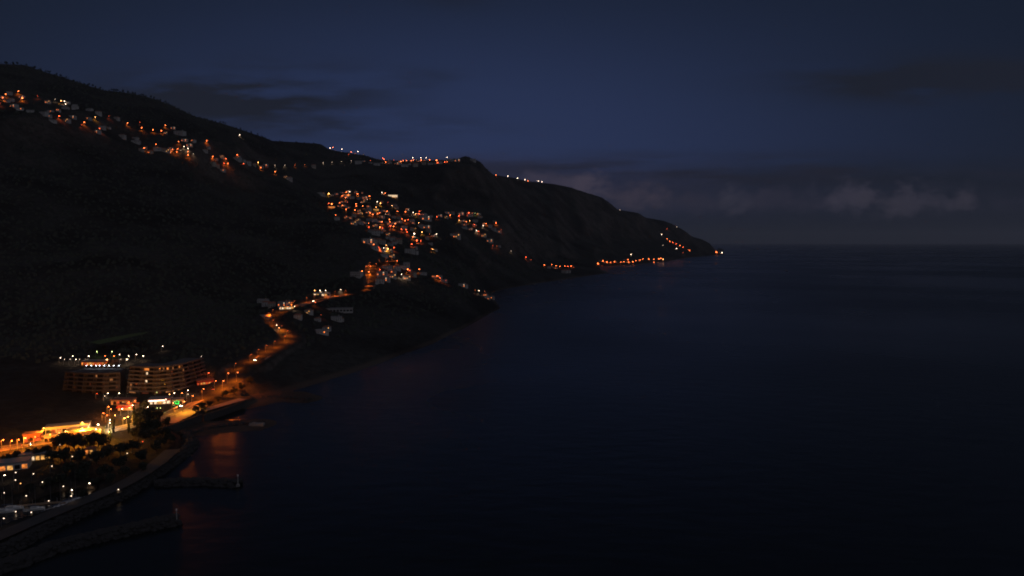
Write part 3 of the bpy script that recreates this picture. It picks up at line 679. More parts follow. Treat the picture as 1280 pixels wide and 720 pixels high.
houses('on the ridge path above the bay', '706,338,1.8 710,338,1.5 694,333,1.4 686,333,1.2', GH)
GH2 = 'houses beside the lamps'
houses_near('beside a lamp on the upper ridge', 0, 370, 24, GH2, (1300,2300))
houses_near('beside a lamp of the skyline village', 440, 600, 16, GH2, (2700,4200))
houses_near('beside a lamp of the hillside village', 400, 640, 62, GH2, (1600,2700))
houses_near('beside a lamp on the headland', 440, 610, 14, GH2, (1200,1600))
houses_near('beside a lamp of the far waterfront village', 740, 835, 16, GH2, (3800,6500))
rows = {}
for h_ in HLIST: rows.setdefault((h_[4], h_[1]), []).append(h_)
for (where, k), l in rows.items():
    l.sort(key=lambda h_: h_[0].x/h_[0].y)
    for i, (base, k, rz, s, wh, gr) in enumerate(l):
        proto, desc = HP[k]
        if len(l) <= 20: lab, g_ = f'{desc} {wh}, {nth(i,len(l))}', gr
        else: lab, g_ = f'{desc} {wh}', f'{desc} {wh}'
        if k not in used:
            used.add(k); proto.location = base; proto.rotation_euler.z = rz; proto.scale = (s,s,s); proto['label'] = lab; proto['group'] = g_
        else: dup(proto, base, rz, lab, g_, s)

for k, (pr, _) in enumerate(HP):
    if k not in used:
        for ch in PARTS[pr.name]:
            for g in PARTS.get(ch.name, []): bpy.data.objects.remove(g)
            bpy.data.objects.remove(ch)
        bpy.data.objects.remove(pr)
# ------------------------------------------------------------------ hotels
def hotel(label, facade, nf, fh, depth, z0, wallm, bandm, lit, name='hotel', step=.7, cols=None):
    """facade: ground points left to right; storeys step back, each with a balcony band"""
    c = sum((Vector(p) for p in facade), Vector())/len(facade); c.z = z0
    t = thing(name, label, 'hotel', c); pts = [Vector(p)-c for p in facade]
    def off(d):
        out = []
        for i, p in enumerate(pts):
            q = (pts[min(i+1,len(pts)-1)]-pts[max(i-1,0)]); q.z = 0; q.normalize(); out.append((p+Vector((-q.y,q.x,0))*d))
        return out
    w = MB()
    for fl in range(nf):
        a = off(2.2+fl*step); b = off(depth)
        w.prism([(p.x,p.y) for p in a]+[(p.x,p.y) for p in reversed(b)], fl*fh+(-3 if fl == 0 else .003), (fl+1)*fh)
    w.build('wall', wallm, t)
    for fl in range(1, nf+1):
        a = off(.2+(fl-1)*step); b = off(2.2+fl*step-.1); z = fl*fh-.3
        m = MB().prism([(p.x,p.y) for p in a]+[(p.x,p.y) for p in reversed(b)], z, z+.28)
        a2 = off(.2+(fl-1)*step+.18); m.prism([(p.x,p.y) for p in a]+[(p.x,p.y) for p in reversed(a2)], z+.283, z+1.25)
        m.build('balcony', bandm, t)
    r0 = off(2.2+(nf-1)*step+.1); r1 = off(depth-.1)
    MB().prism([(p.x,p.y) for p in r0]+[(p.x,p.y) for p in reversed(r1)], nf*fh+.004, nf*fh+.4).build('roof', bandm, t)
    L = [(pts[i+1]-pts[i]).length for i in range(len(pts)-1)]; tot = sum(L)
    for fl in range(nf):                                    # each window and partition its own part
        a = off(2.2+fl*step-.02)
        for i in range(len(a)-1):
            p, q = a[i], a[i+1]; d = q-p; n = max(1, int(d.length/7.6)); ang = math.atan2(d.y, d.x)
            for k in range(n):
                m_ = p+d*((k+.5)/n); e = p+d*(k/n)
                MB().box(-2.4,2.4,-.06,.02,fl*fh+.3,fl*fh+2.4,ang,(m_.x,m_.y)).build('window', M['glass'], t)
                MB().box(-.12,.12,-1.9,-.03,fl*fh+.003,fl*fh+fh-.31,ang,(e.x,e.y)).build('partition', bandm, t)
    for (u, fl, c_, ww) in lit:
        x = u*tot; i = 0
        while i < len(L)-1 and x > L[i]: x -= L[i]; i += 1
        a = off(2.2+fl*step-.12); p, q = a[i], a[i+1]; d = (q-p); ang = math.atan2(d.y, d.x); m_ = p+d*min(1, x/L[i])
        MB().box(-ww/2,ww/2,-.1,.0,fl*fh+.3,fl*fh+2.3,ang,(m_.x,m_.y)).build('lit_window', WIN[c_], t)
    return t
rl = random.Random(9)
litA = [(.02,1,'e',1),(.02,2,'e',1),(.2,3,'w',1.3),(.2,5,'w',1.3),(.19,6,'o',4),(.45,6,'o',1.4),(.52,6,'e',1.2),(.62,6,'o',4),(.66,5,'e',1),(.74,5,'d',1.5),(.47,4,'d',1.4),(.5,5,'d',1.2),(.35,6,'e',1),(.4,6,'e',1),(.2,1,'d',1.2),(.05,0,'e',6),(.2,0,'d',5),(.33,0,'d',5),(.45,0,'e',6),(.58,0,'e',6),(.7,0,'e',5)]
litA0 = [(.02,1,'w',1.6),(.02,2,'w',1.6),(.02,4,'y',1.6),(.2,3,'w',2),(.2,5,'w',2),(.19,6,'o',5),(.42,6,'o',2),(.52,6,'o',2),(.6,6,'o',5),(.63,5,'w',1.2),(.7,5,'r',2),(.47,4,'r',1.4),(.5,5,'r',1.4),(.35,6,'y',1.3),(.4,5,'y',1.2),
        (.2,1,'r',1.5),(.3,2,'r',1.2),(.05,0,'o',6),(.2,0,'r',5),(.33,0,'o',5),(.45,0,'o',7),(.58,0,'o',6),(.7,0,'o',5)]
hotel('long stepped hotel with pale balcony bands above the bright coast road', [wpt(158,494,z=7.5), wpt(174,495,z=7.5), wpt(195,495,z=7.5), wpt(215,492.5,z=7.8), wpt(233,488,z=8.5), wpt(248,481,z=10), wpt(261,473.5,z=12)], 7, 3.1, 22, 7.8, M['hotel_dark'], M['hotel'], litA)
litB = [(.6,4,'e',1.2),(.86,3,'e',2.2),(.5,2,'d',1.4),(.75,2,'d',1.3),(.2,1,'d',1.2),(.15,4,'d',1.2),(.95,1,'d',1.2)]
litB0 = [(.35,5,'o',1.6),(.6,4,'r',2),(.86,3,'o',3.2),(.5,2,'r',2),(.75,2,'r',1.6),(.2,1,'r',2),(.9,6,'y',1.3),(.15,6,'o',1.4),(.1,5,'r',1.2),(.95,1,'r',1.4)]
hotel('dark terraced hotel with a row of cool white roof lamps', [wpt(78,491,z=8), wpt(102,493,z=8), wpt(128,493.5,z=8), wpt(150,492,z=8)], 5, 3.2, 26, 8, M['hotel_dark'], M['hotel_dark'], litB)

# ------------------------------------------------------------------ low commercial buildings
def lowrise(name, label, px, py, zg, w, d, h, rz, wallm, roofm, winc=None, cat='building', wins=5, awn=None, dist=None):
    p = wpt(px, py, z=zg); p.z = min(tz(p.x,p.y), zg+2) if dist is None else zg
    t = thing(name, label, cat, p, rz)
    MB().box(-w/2,w/2,0,d,-2,h).build('wall', wallm, t)
    MB().box(-w/2-.5,w/2+.5,-.6,d+.5,h+.003,h+.45).build('roof', roofm, t)
    for i in range(wins):
        x = -w/2+w*(i+.5)/wins; ww = w/wins*.36
        m = WIN[winc[i%len(winc)]] if winc and winc[i%len(winc)] in WIN else M['glass']
        f = MB().box(x-ww,x+ww,-.08,-.0,.4,min(h-.5,2.7)).build('window', m, t)
    MB().box(-.55,.55,-.12,-.085,0,2.15).build('door', M['bark'], t, (-w/2+w/wins,0,0))
    if awn:
        a = MB().raw([(-w/2,-.1,h-.3),(w/2,-.1,h-.3),(w/2,-2.6,h-1.1),(-w/2,-2.6,h-1.1),(-w/2,-.1,h-.42),(w/2,-.1,h-.42),(w/2,-2.6,h-1.22),(-w/2,-2.6,h-1.22)], [(0,3,2,1),(4,5,6,7),(0,1,5,4),(1,2,6,5),(2,3,7,6),(3,0,4,7)])
        a.build('awning', awn, t)
    return t
lowrise('restaurant', 'long restaurant glowing red on the terrace above the dark hotel', 116,452.5,24, 20,8,3.6, .05, M['redwall'], M['slate'], ['o','r','o','y','o','r'], 'restaurant', 9)
lowrise('shop', 'low shop with red awning and bright sign below the stepped hotel', 200,507,6, 15,7,4.2, .25, M['cream'], M['slate'], ['w','w','y'], 'shop', 5, M['awning'])
sg = MB().box(-6.4,6.4,-.15,0,0,.85); so = wpt(200,507,z=6)
sgn = thing('shop_sign', 'bright white sign strip over the red awning', 'sign', (so.x-.2, so.y-3.1, so.z+4.2), .25); MB().box(-6.4,5.0,-.15,0,0,.8).build('panel', emit('sign_glow', (1,.62,.45), 4), sgn); MB().box(-6.5,6.5,.01,.12,-.1,1.6).build('backing', M['dark_concrete'], sgn)
MB().box(5.4,6.4,-.15,0,.5,1.4).build('end_panel', emit('sign_glow_end', (1,.55,.4), 3), sgn)
lowrise('shop', 'small shop with green lit front beside the coast road', 222,506.5,6.5, 7,6,3.8, .35, M['white'], M['slate'], None, 'shop', 3)
p = wpt(222,506.5,z=6.5); gs = thing('shop_sign', 'small green glowing sign on the shop by the coast road', 'sign', (p.x, p.y-.5, p.z+1.2), .35)
for k, (x, z) in enumerate(((-1.6,1.6),(-.2,2.1),(1.1,1.7),(-.9,.4),(.7,.3))): MB().box(x-.32,x+.32,-.12,0,z-.3,z+.3).build('letter_block', emit('green_sign_glow', (.02,.75,.12), 2.2), gs)
lo = link('sign_light', light_data('g', 700, .3), gs, (0,-1.2,1.2))
lowrise('restaurant', 'red awning restaurant at the roadside right of the hotels', 257,483,9, 13,6,3.6, .55, M['redwall'], M['tile'], ['r','o','y','r','o'], 'restaurant', 6, M['awning'])
lowrise('cafe', 'orange lit cafe pavilion on the square below the hotels', 158,513,7, 12,7,3.8, .1, M['ochre'], M['tile'], ['o','y'], 'cafe', 5, M['awning'])
lowrise('shop_building', 'low ochre building behind the orange square', 151,506,7.5, 15,8,3.6, 0.0, M['ochre'], M['tile'], ['o',None,'r',None,'y'], 'building', 7)
lowrise('kiosk', 'small kiosk on the square between the cypress trees', 170,529,6.3, 5,4,3, .2, M['ochre'], M['slate'], ['y','o'], 'kiosk', 2)
lowrise('service_building', 'yellow lit yard building behind the dark round tree crowns', 104,547,7, 20,8,5.0, .25, M['cream'], M['slate'], ['y','y',None,'w'], 'building', 6)
lowrise('warehouse', 'long grey roofed shed above the bright yellow yard', 84,538,8, 24,8,4.2, .42, M['white'], M['slate'], [None,'r','o'], 'warehouse', 8)
lowrise('red_building', 'red walled building beside the tall lamp at the left road', 40,551,6.5, 9,6,4.6, .35, M['redwall'], M['tile'], ['r',None], 'building', 3)
lowrise('white_building', 'small white building right of the tall lamp at the left road', 63,553,6, 7,5,4, .2, M['white'], M['slate'], [None], 'building', 3)
lowrise('orange_hut', 'small orange lit hut among the dark park trees', 111.6,569,5, 4.5,4,3.3, .1, M['ochre'], M['tile'], ['o','y'], 'hut', 2)
lowrise('shop_row', 'row of yellow lit shopfronts facing the marina park', 44,577.5,4.8, 15,6,3.8, .42, M['cream'], M['slate'], ['y','y','w','y'], 'shops', 6)
lowrise('shop_row', 'grey flat roofed shops at the left edge above the golden pavement', 8,590,4.8, 20,9,4.0, .42, M['white'], M['slate'], ['y',None,'o'], 'shops', 6)
lowrise('roadside_building', 'long pale roofed building beside the upper coast road bend', 422,380,50, 38,9,4.2, .2, M['white'], M['slate'], [None], 'building', 9)
lowrise('roadside_building', 'white building with three bright lamps above the coast road', 402,368.5,56, 22,8,4.5, .1, M['white'], M['slate'], ['w','y',None], 'building', 6)
lowrise('lit_terrace_house', 'warm lit long low building left of the coast road bend', 358,386.5,47, 17,6,3.2, .35, M['white'], M['slate'], ['w','w','y'], 'building', 6)
def lit_block(px, py, w, h, c, label, s=1.0, lamp_p=0):
    b, _ = hit(px, py+h*.5, 3); t = thing('lit_building', label, 'building', b, 0)
    MB().box(-w/2,w/2,0,9,-4,h).build('wall', M['white'], t); MB().box(-w/2-.4,w/2+.4,-.5,9.5,h+.003,h+.6).build('roof', M['slate'], t)
    n = max(3, int(w/5))
    for i in range(n):
        x = -w/2+w*(i+.5)/n; MB().box(x-w/n*.4,x+w/n*.4,-.12,0,.8,h-.8).build('window', WIN[c], t)
    link('facade_light', light_data({'w':'y','y':'y','o':'o','r':'r'}[c], 14000, .5), t, (0,-9,h*.8))
    return t
lit_block(491,241,34,9,'w','long bright facade at the right end of the top village row')
lit_block(433.5,241,24,6,'o','orange lit long facade in the top village row')
lit_block(586,266.5,16,6,'r','pink lit facade at the top of the right village arm')
lit_block(470,259.5,16,5,'y','yellow lit low building in the village centre')
lit_block(414.5,256,20,6,'o','orange lit facade at the left edge of the village')

# ------------------------------------------------------------------ trees
def leaf_cloud(lobes, n, size, seed, squash=1.0):
    r = random.Random(seed); mb = MB()
    for _ in range(n):
        cx, cy, cz, R = r.choice(lobes)
        while True:
            d = Vector((r.uniform(-1,1), r.uniform(-1,1), r.uniform(-1,1)))
            if .25 < d.length < 1: break
        d = d*(.55+.45*r.random())/max(d.length,.6); p = Vector((cx,cy,cz))+Vector((d.x*R, d.y*R, d.z*R*squash))
        s = size*r.uniform(.5,1.3); u = Vector((r.gauss(0,1),r.gauss(0,1),r.gauss(0,1))).normalized(); w = u.orthogonal().normalized(); q = u.cross(w)
        mb.raw([tuple(p+w*s), tuple(p+q*s*.7), tuple(p-w*s*.8+u*s*.2), tuple(p-q*s*.7)], [(0,1,2,3)])
    return mb
def tree_proto(name, kind, seed):
    r = random.Random(seed); t = thing(name, 'x', 'tree')
    if kind == 'round':
        H = 3.2; tr = MB().tube([(0,0,-1),(.1,0,1.5),(0,.1,H)], [.35,.25,.2], 7)
        lobes = [(r.uniform(-2.3,2.3), r.uniform(-2.3,2.3), H+r.uniform(.3,3.4), r.uniform(1.5,2.3)) for _ in range(8)]
        for l in lobes[:5]: tr.tube([(0,0,H-.4),(l[0]*.6,l[1]*.6,l[2]-.4)], [.14,.05], 5)
        cr = leaf_cloud(lobes, 900, .5, seed)
        cm = M['leaf']
    elif kind == 'cypress':
        tr = MB().tube([(0,0,-1),(0,0,9)], [.22,.05], 6); lobes = [(0,0,1.2+i*1.0, .95*math.sin(min(1,(i+1.2)/4)*1.57)*(1-i/11.5)+.15) for i in range(10)]
        cr = leaf_cloud(lobes, 900, .32, seed, 1.3); cm = M['leaf2']
    else:
        tr = MB().tube([(0,0,-2),(0,0,5),(.2,0,9)], [.35,.25,.1], 6); lobes = [(r.uniform(-2,2), r.uniform(-2,2), 5+r.uniform(0,5), r.uniform(1.6,3)) for _ in range(6)]
        for l in lobes[:4]: tr.tube([(0,0,4.5),(l[0]*.6,l[1]*.6,l[2])], [.15,.05], 4)
        cr = leaf_cloud(lobes, 260, 1.1, seed); cm = M['leaf']
    a = tr.build('trunk', M['bark'], t); b = cr.build('crown', cm, t); reg(t, [a, b]); return t
TP_ = {'round':[tree_proto('broadleaf_tree','round',s) for s in (1,2,3)], 'cypress':[tree_proto('cypress_tree','cypress',s) for s in (4,5)], 'ridge':[tree_proto('ridge_tree','ridge',s) for s in (6,7,8)]}
tused = set(); tcount = 0
def put_tree(kind, x, y, s, lab, group, z=None):
    global tcount
    tcount += 1; pr = TP_[kind][tcount % len(TP_[kind])]; loc = Vector((x, y, (tz(x,y) if z is None else z)))
    rz = (tcount*1.7) % 6.28
    if pr.name not in tused:
        tused.add(pr.name); pr.location = loc; pr.rotation_euler.z = rz; pr.scale = (s,s,s); pr['label'] = lab; pr['group'] = group
    else: dup(pr, loc, rz, lab, group, s)
def tree_top(kind, px, py, H, s0, lab, group):
    full = {'round':8.2, 'cypress':11.5, 'ridge':12}[kind]
    s = H/full; b, _ = hit(px, py, H); put_tree(kind, b.x, b.y, s, lab, group)
GT = 'trees of the seaside park'
CY = sorted(((141,517,13),(160.5,521,11),(167,502,17),(137,535,8),(199,507,10),(171,519,11)))
for i, (px, py, H) in enumerate(CY):
    tree_top('cypress', px, py, H, 1, f'slim dark cypress silhouetted against the lit square, {nth(i,6)}', GT)
PT = [(73,545,9),(83,541,10),(92,542,10),(98,546,9),(113,541,10),(122,540,10),(129,543,9),(182,508,13),(190,510,12),(176,515,11),(196,514,9),(207,522,7),(60,556,7),(35,560,6),(48,559,7),(20,563,6),
      (10,566,7),(66,562,8),(80,560,9),(96,562,9),(120,562,9),(135,556,9),(150,552,9),(165,549,9),(192,530,9),(205,534,8),(212,541,7),(175,562,8),(150,570,8),(130,580,8),(100,585,8),(75,590,7),(195,552,7),(178,577,6),(60,596,6),(120,596,6),(140,592,6),(105,574,8),(85,576,8),(155,584,6),(34,604,5),(100,612,5),(244,507,6),(251,503,6),(262,501,5),(256,507,4),(273,495,5),(282,487,6),(293,484,6),(303,478,7),(312,470,7),(186,520,13),(180,524,12),(193,521,11),(187,535,9),(200,545,8),(172,535,9),(182,500,8)]
PT.sort()
rows = {'in the park left of the yellow yard':[q for q in PT if q[0] < 70], 'in front of the yellow yard':[q for q in PT if 70 <= q[0] < 112], 'between the yard and the square':[q for q in PT if 112 <= q[0] < 160], 'between the square and the beach':[q for q in PT if 160 <= q[0] < 230], 'between road and promenade':[q for q in PT if q[0] >= 230]}
for wh, l in rows.items():
    for i, q in enumerate(l): tree_top('round', q[0], q[1], q[2], 1, f'dark leafy tree {wh}, {nth(i,len(l))}', GT)
# skyline trees on the left ridge
GR = 'trees on the skyline of the left ridge'
px = 2; k = 0; sk = []
while px < 345:
    a, _ = ray(px, 120); fa = (a-A0)/(A1-A0)*(NA-1); i = int(fa); colz = Z[:, i]; D = np.exp(gl); j = int(np.argmax((colz-HC)/D)); sk.append((px, a*D[j], D[j])); px += rh.uniform(1.4,6.5)*(1 if px < 230 else 1.6)
seg = {}
for q in sk: seg.setdefault(int(q[0]//45), []).append(q)
SEGN = ['at the left edge','over the first ridge lamps','above the upper ridge houses','above the row of ridge lamps','above the dense knot of lights','on the falling skyline','on the lower left skyline','near the middle skyline saddle']
for sgi, l in seg.items():
    for i, q in enumerate(l): put_tree('ridge', q[1], q[2]-rh.uniform(0,20), rh.uniform(.35,.95), f'dark bushy tree {SEGN[sgi]}, {nth(i,len(l))}' if len(l) <= 20 else f'dark bushy tree {SEGN[sgi]}', GR)

# scrub and woodland covering the slopes (uncountable)
def scrub():
    HP_ = np.array(HPOS+LAMPPOS); N = 30000; r = np.random.default_rng(3)
    a = r.uniform(-.98, .32, N*3); l = r.uniform(math.log(600), math.log(9000), N*3); D = np.exp(l); X = a*D; Y = D
    z = np.array([tz(x, y) for x, y in zip(X, Y)])
    zx = np.array([tz(x+6, y) for x, y in zip(X, Y)])-z
    road = np.array([(p.x, p.y) for p in ROAD_A+ROAD_B])
    keep = (z > 22); idx = np.where(keep)[0][:N]
    X, Y, z = X[idx], Y[idx], z[idx]; ok = np.ones(len(X), bool)
    for i in range(0, len(X), 2000):
        d = np.hypot(X[i:i+2000,None]-HP_[None,:,0], Y[i:i+2000,None]-HP_[None,:,1]).min(1); e = np.hypot(X[i:i+2000,None]-road[None,:,0], Y[i:i+2000,None]-road[None,:,1]).min(1)
        ok[i:i+2000] = (d > 16)&(e > 14)
    X, Y, z = X[ok], Y[ok], z[ok]
    n = len(X); base = np.array([(math.cos(t)*1.0, math.sin(t)*1.0, -.3) for t in (0,1.26,2.5,3.8,5.0)]+[(.5,.1,.75),(-.4,.35,.9),(0,-.5,.7)])
    fc = np.array([(0,1,5),(1,6,5),(1,2,6),(2,3,6),(3,7,6),(3,4,7),(4,0,7),(0,5,7),(5,6,7)])
    R = r.uniform(1.6,4.2,n)*np.clip((Y/1500)**.35, .7, 1.6)
    V = base[None]*R[:,None,None]*r.uniform(.6,1.35,(n,8,3))+np.stack([X,Y,z],-1)[:,None,:]
    FF = fc[None]+(np.arange(n)*8)[:,None,None]
    me = bpy.data.meshes.new('scrub'); me.from_pydata(V.reshape(-1,3).tolist(), [], FF.reshape(-1,3).tolist()); me.update(); me.materials.append(M['leaf'])
    tag(link('hillside_scrub', me), 'dark scrub and woodland covering the mountain slopes', 'scrub', kind='stuff')
scrub()
# grass terrace above the hotels
ribbon('grass_terrace', [wpt(118,431,z=34), wpt(140,426,z=36), wpt(165,421,z=38), wpt(183,418,z=40)], 11, M['grass'], .0)
bpy.data.objects['grass_terrace'].location.z = 1.5

# ------------------------------------------------------------------ yachts in the marina
def yacht(px, py, L, rz, label, mast=True):
    p = wpt(px, py, z=.3); t = thing('yacht', label, 'yacht', (p.x,p.y,0), rz, 'yachts moored in the marina'); b = L*.15
    prof = [(-L/2,.75),(-L/4,.95),(L/6,.9),(L/3,.55),(L/2,.02)]; v = []; f = []
    for x, w in prof: v += [(x,-b*w,1.1+max(0,x)*.05),(x,-b*w*.6,-.3),(x,b*w*.6,-.3),(x,b*w,1.1+max(0,x)*.05)]
    for i in range(len(prof)-1):
        for k in range(4): j = (k+1)%4; f.append((4*i+k,4*i+j,4*i+4+j,4*i+4+k))
    f += [(3,2,1,0),(16,17,18,19)]
    MB().raw(v, f).build('hull', M['hull'], t)
    c = MB().prism([(-L*.18,-b*.5),(L*.16,-b*.42),(L*.24,0),(L*.16,b*.42),(-L*.18,b*.5)], 1.1, 1.75).build('cabin', M['hull'], t)
    MB().prism([(-L*.14,-b*.515),(L*.1,-b*.46),(L*.1,-b*.44),(-L*.14,-b*.49)], 1.3, 1.55).build('cabin_window', M['glass'], c)
    MB().box(-L*.46,-L*.2,-b*.55,b*.55,1.103,1.16).build('deck', M['teak'], t)
    if mast:
        MB().tube([(L*.06,0,1.5),(L*.06,0,1.5+L*1.1)], [.09,.05], 6).build('mast', M['metal'], t); MB().tube([(L*.05,0,2.6),(-L*.38,0,2.5)], [.2,.14], 6).build('furled_sail', M['canvas'], t)
for q in ((93,627,13,.9,'white yacht moored nearest the right end of the marina basin'),(88,630,10,.8,'smaller yacht beside the rightmost white yacht'),(74,635.5,12,.9,'yacht moored second group from the right, under the breakwater'),(62,642.5,13,.95,'yacht moored halfway along the breakwater'),(36,653,13,.9,'yacht moored in front of the leftmost pair of quay lamps'),(26,658,12,.9,'long yacht moored close to the breakwater at left'),(43,637,9,.3,'small yacht beside the quay lamps'),(14,636,11,.2,'yacht at the quay near the left edge'),(4,640,10,.25,'yacht cut by the left edge of the photo')): yacht(*q)
# pontoon
pa, pb = wpt(0,634,z=.4), wpt(78,627,z=.4); mb = MB()
d = pb-pa; L = d.length; pt = thing('pontoon', 'narrow floating pontoon among the moored yachts', 'pontoon', (pa.x,pa.y,0), math.atan2(d.y,d.x)); MB().box(0,L,-1,1,-.2,.45).build('deck', M['teak'], pt)
for k in range(5): MB().tube([(L*(k+.5)/5,1.2,-2),(L*(k+.5)/5,1.2,2.2)], [.18,.18], 8).build('pile', M['metal'], pt)

# ------------------------------------------------------------------ cars on the road
def car_proto():
    t = thing('car', 'x', 'car')
    body = MB().prism([(-2.1,-.85),(2.1,-.85),(2.2,-.5),(2.2,.5),(2.1,.85),(-2.1,.85),(-2.2,.5),(-2.2,-.5)], .3, .85).build('body', M['car'], t)
    cab = MB().raw([(-1.6,-.75,.85),(1.0,-.75,.85),(1.0,.75,.85),(-1.6,.75,.85),(-1.2,-.62,1.42),(.4,-.62,1.42),(.4,.62,1.42),(-1.2,.62,1.42)], [(4,5,6,7),(0,1,5,4),(1,2,6,5),(2,3,7,6),(3,0,4,7)]).build('cabin', M['glass'], t)
    ps = [body, cab]
    for x in (-1.35,1.35):
        for y in (-.88,.88): ps.append(MB().tube([(x,y-.1,.32),(x,y+.1,.32)], [.32,.32], 12).build('wheel', M['tyre'], t))
    for y in (-.6,.6): ps.append(MB().box(2.2,2.26,y-.16,y+.16,.55,.75).build('headlight', CARL, t))
    for y in (-.6,.6): ps.append(MB().box(-2.26,-2.2,y-.14,y+.14,.6,.76).build('tail_light', CART, t))
    reg(t, ps); return t
CARL = emit('headlight_glow', (1,.9,.75), 60); CART = emit('tail_light_glow', (1,.03,.02), 5)
cp = car_proto()
def along(pts, u):
    Ls = [(b-a).length for a, b in zip(pts[:-1], pts[1:])]; x = u*sum(Ls); i = 0
    while i < len(Ls)-1 and x > Ls[i]: x -= Ls[i]; i += 1
    d = pts[i+1]-pts[i]; return pts[i]+d*(x/Ls[i]), math.atan2(d.y, d.x)
def near_u(px, py):
    best = min(range(len(ROAD_A)), key=lambda i: (ROAD_A[i].x/ROAD_A[i].y*F+640-px)**2+((HORIZON-(ROAD_A[i].z-HC)/ROAD_A[i].y*F)-py)**2); return best
for i, (px, py, sd, lab) in enumerate(((319.7,453,1,'car with headlights on at the start of the climb beyond the hotels'),(348,409,1,'car with headlights on below the hairpin bend'),(228,510,1,'car on the bright road above the plaza'),(262,489,-1,'car climbing the road past the red awning restaurant'),(20,558,-1,'car on the orange road at the left edge'),(180,529,1,'car on the road by the cypress trees'),(394,378,1,'car on the upper coast road below the white building'))):
    j = near_u(px, py); j = min(j, len(ROAD_A)-2); p = ROAD_A[j]; d = ROAD_A[j+1]-ROAD_A[j]; an = math.atan2(d.y, d.x); n = Vector((-math.sin(an), math.cos(an), 0))*2.0*(sd)
    loc = p+n+Vector((0,0,.26)); rz = an+(math.pi if sd > 0 else 0)
    if i == 0: cp.location = loc; cp.rotation_euler.z = rz; cp['label'] = lab; cp['group'] = 'cars on the coast road'
    else: dup(cp, loc, rz, lab, 'cars on the coast road')

# ------------------------------------------------------------------ haze: the damp sea air
hz = bpy.data.materials.new('haze'); hz.use_nodes = True; hn = hz.node_tree.nodes; hn.clear(); ho = hn.new('ShaderNodeOutputMaterial'); hv = hn.new('ShaderNodeVolumePrincipled')
hv.inputs['Color'].default_value = (.86,.9,1,1); hv.inputs['Density'].default_value = 2.0e-5; hv.inputs['Anisotropy'].default_value = .1; hz.node_tree.links.new(hv.outputs[0], ho.inputs['Volume'])
hb = MB().box(-R_-200, R_+200, -4200, R_+200, -24, 1400).build('haze', hz); hb['kind'] = 'stuff'; hb['label'] = 'thin blue dusk haze over the sea and coast'

# ------------------------------------------------------------------ world
world = bpy.data.worlds.new('World'); scene.world = world; world.use_nodes = True
N, L = world.node_tree.nodes, world.node_tree.links; N.clear()
out = N.new('ShaderNodeOutputWorld'); bg = N.new('ShaderNodeBackground'); L.new(bg.outputs[0], out.inputs[0])
tc = N.new('ShaderNodeTexCoord'); sp = N.new('ShaderNodeSeparateXYZ'); L.new(tc.outputs['Generated'], sp.inputs[0])
def mth(op, a, b=None, c=None, clamp=False):
    n = N.new('ShaderNodeMath'); n.operation = op; n.use_clamp = clamp
    for i, x in enumerate((a, b, c)):
        if x is None: continue
        if isinstance(x, (int, float)): n.inputs[i].default_value = x
        else: L.new(x, n.inputs[i])
    return n.outputs[0]
def lin(c): return tuple(((x/255)/12.92 if x/255 <= .04045 else ((x/255+.055)/1.055)**2.4) for x in c)
yy = mth('MAXIMUM', mth('ABSOLUTE', sp.outputs['Y']), .15); U = mth('DIVIDE', sp.outputs['X'], yy); V = mth('DIVIDE', sp.outputs['Z'], yy)
def pu(px): return (px-640)/F
def pv(py): return (HORIZON-py)/F
def gauss(u0, su, v0, sv):
    a = mth('DIVIDE', mth('SUBTRACT', U, u0), su); b = mth('DIVIDE', mth('SUBTRACT', V, v0), sv)
    return mth('POWER', 2.71828, mth('MULTIPLY', mth('ADD', mth('MULTIPLY', a, a), mth('MULTIPLY', b, b)), -1))
def mixc(f, a, b):
    n = N.new('ShaderNodeMix'); n.data_type = 'RGBA'; n.clamp_factor = True
    for k, x in (('Factor', f), ('A', a), ('B', b)):
        if isinstance(x, tuple): n.inputs[k].default_value = (*x[:3], 1)
        elif isinstance(x, (int, float)): n.inputs[k].default_value = x
        else: L.new(x, n.inputs[k])
    return n.outputs['Result']
def sstep(x, a, b):
    n = N.new('ShaderNodeMapRange'); n.interpolation_type = 'SMOOTHSTEP'; n.inputs['From Min'].default_value = a; n.inputs['From Max'].default_value = b; L.new(x, n.inputs['Value']); return n.outputs['Result']
def noise(sx, sy, scale, det=6, rough=.6, off=0):
    cb = N.new('ShaderNodeCombineXYZ'); L.new(mth('MULTIPLY_ADD', U, sx, off), cb.inputs[0]); L.new(mth('MULTIPLY', V, sy), cb.inputs[1])
    n = N.new('ShaderNodeTexNoise'); n.inputs['Scale'].default_value = scale; n.inputs['Detail'].default_value = det; n.inputs['Roughness'].default_value = rough; L.new(cb.outputs[0], n.inputs['Vector']); return n.outputs['Fac']
sky = N.new('ShaderNodeTexSky'); sky.sky_type = 'NISHITA'; sky.sun_disc = False; sky.sun_elevation = math.radians(-4); sky.sun_rotation = math.radians(-20); sky.altitude = 130
# dusk glow behind the ridge, fading to slate towards the right and overhead
glow = gauss(pu(560), .62, pv(190), .42)
base = mixc(glow, lin((21,28,40)), lin((42,54,88)))
topf = sstep(V, .12, .5); base = mixc(topf, base, lin((21,29,45)))
# high dark stratus
st = mth('MULTIPLY', sstep(noise(2.2, 12, 1.6, 6, .6), .36, .6), mth('ADD', mth('ADD', mth('MULTIPLY', gauss(pu(300), .19, pv(122), .04), 1.8), mth('MULTIPLY', gauss(pu(470), .16, pv(163), .016), .8)), mth('ADD', mth('MULTIPLY', gauss(pu(1190), .19, pv(105), .028), 2.6), mth('ADD', mth('MULTIPLY', gauss(pu(525), .05, pv(102), .012), .5), mth('MULTIPLY', gauss(pu(570), .06, pv(5), .02), .5)))), None)
base = mixc(mth('MULTIPLY', st, .9, None, True), base, lin((28,32,44)))
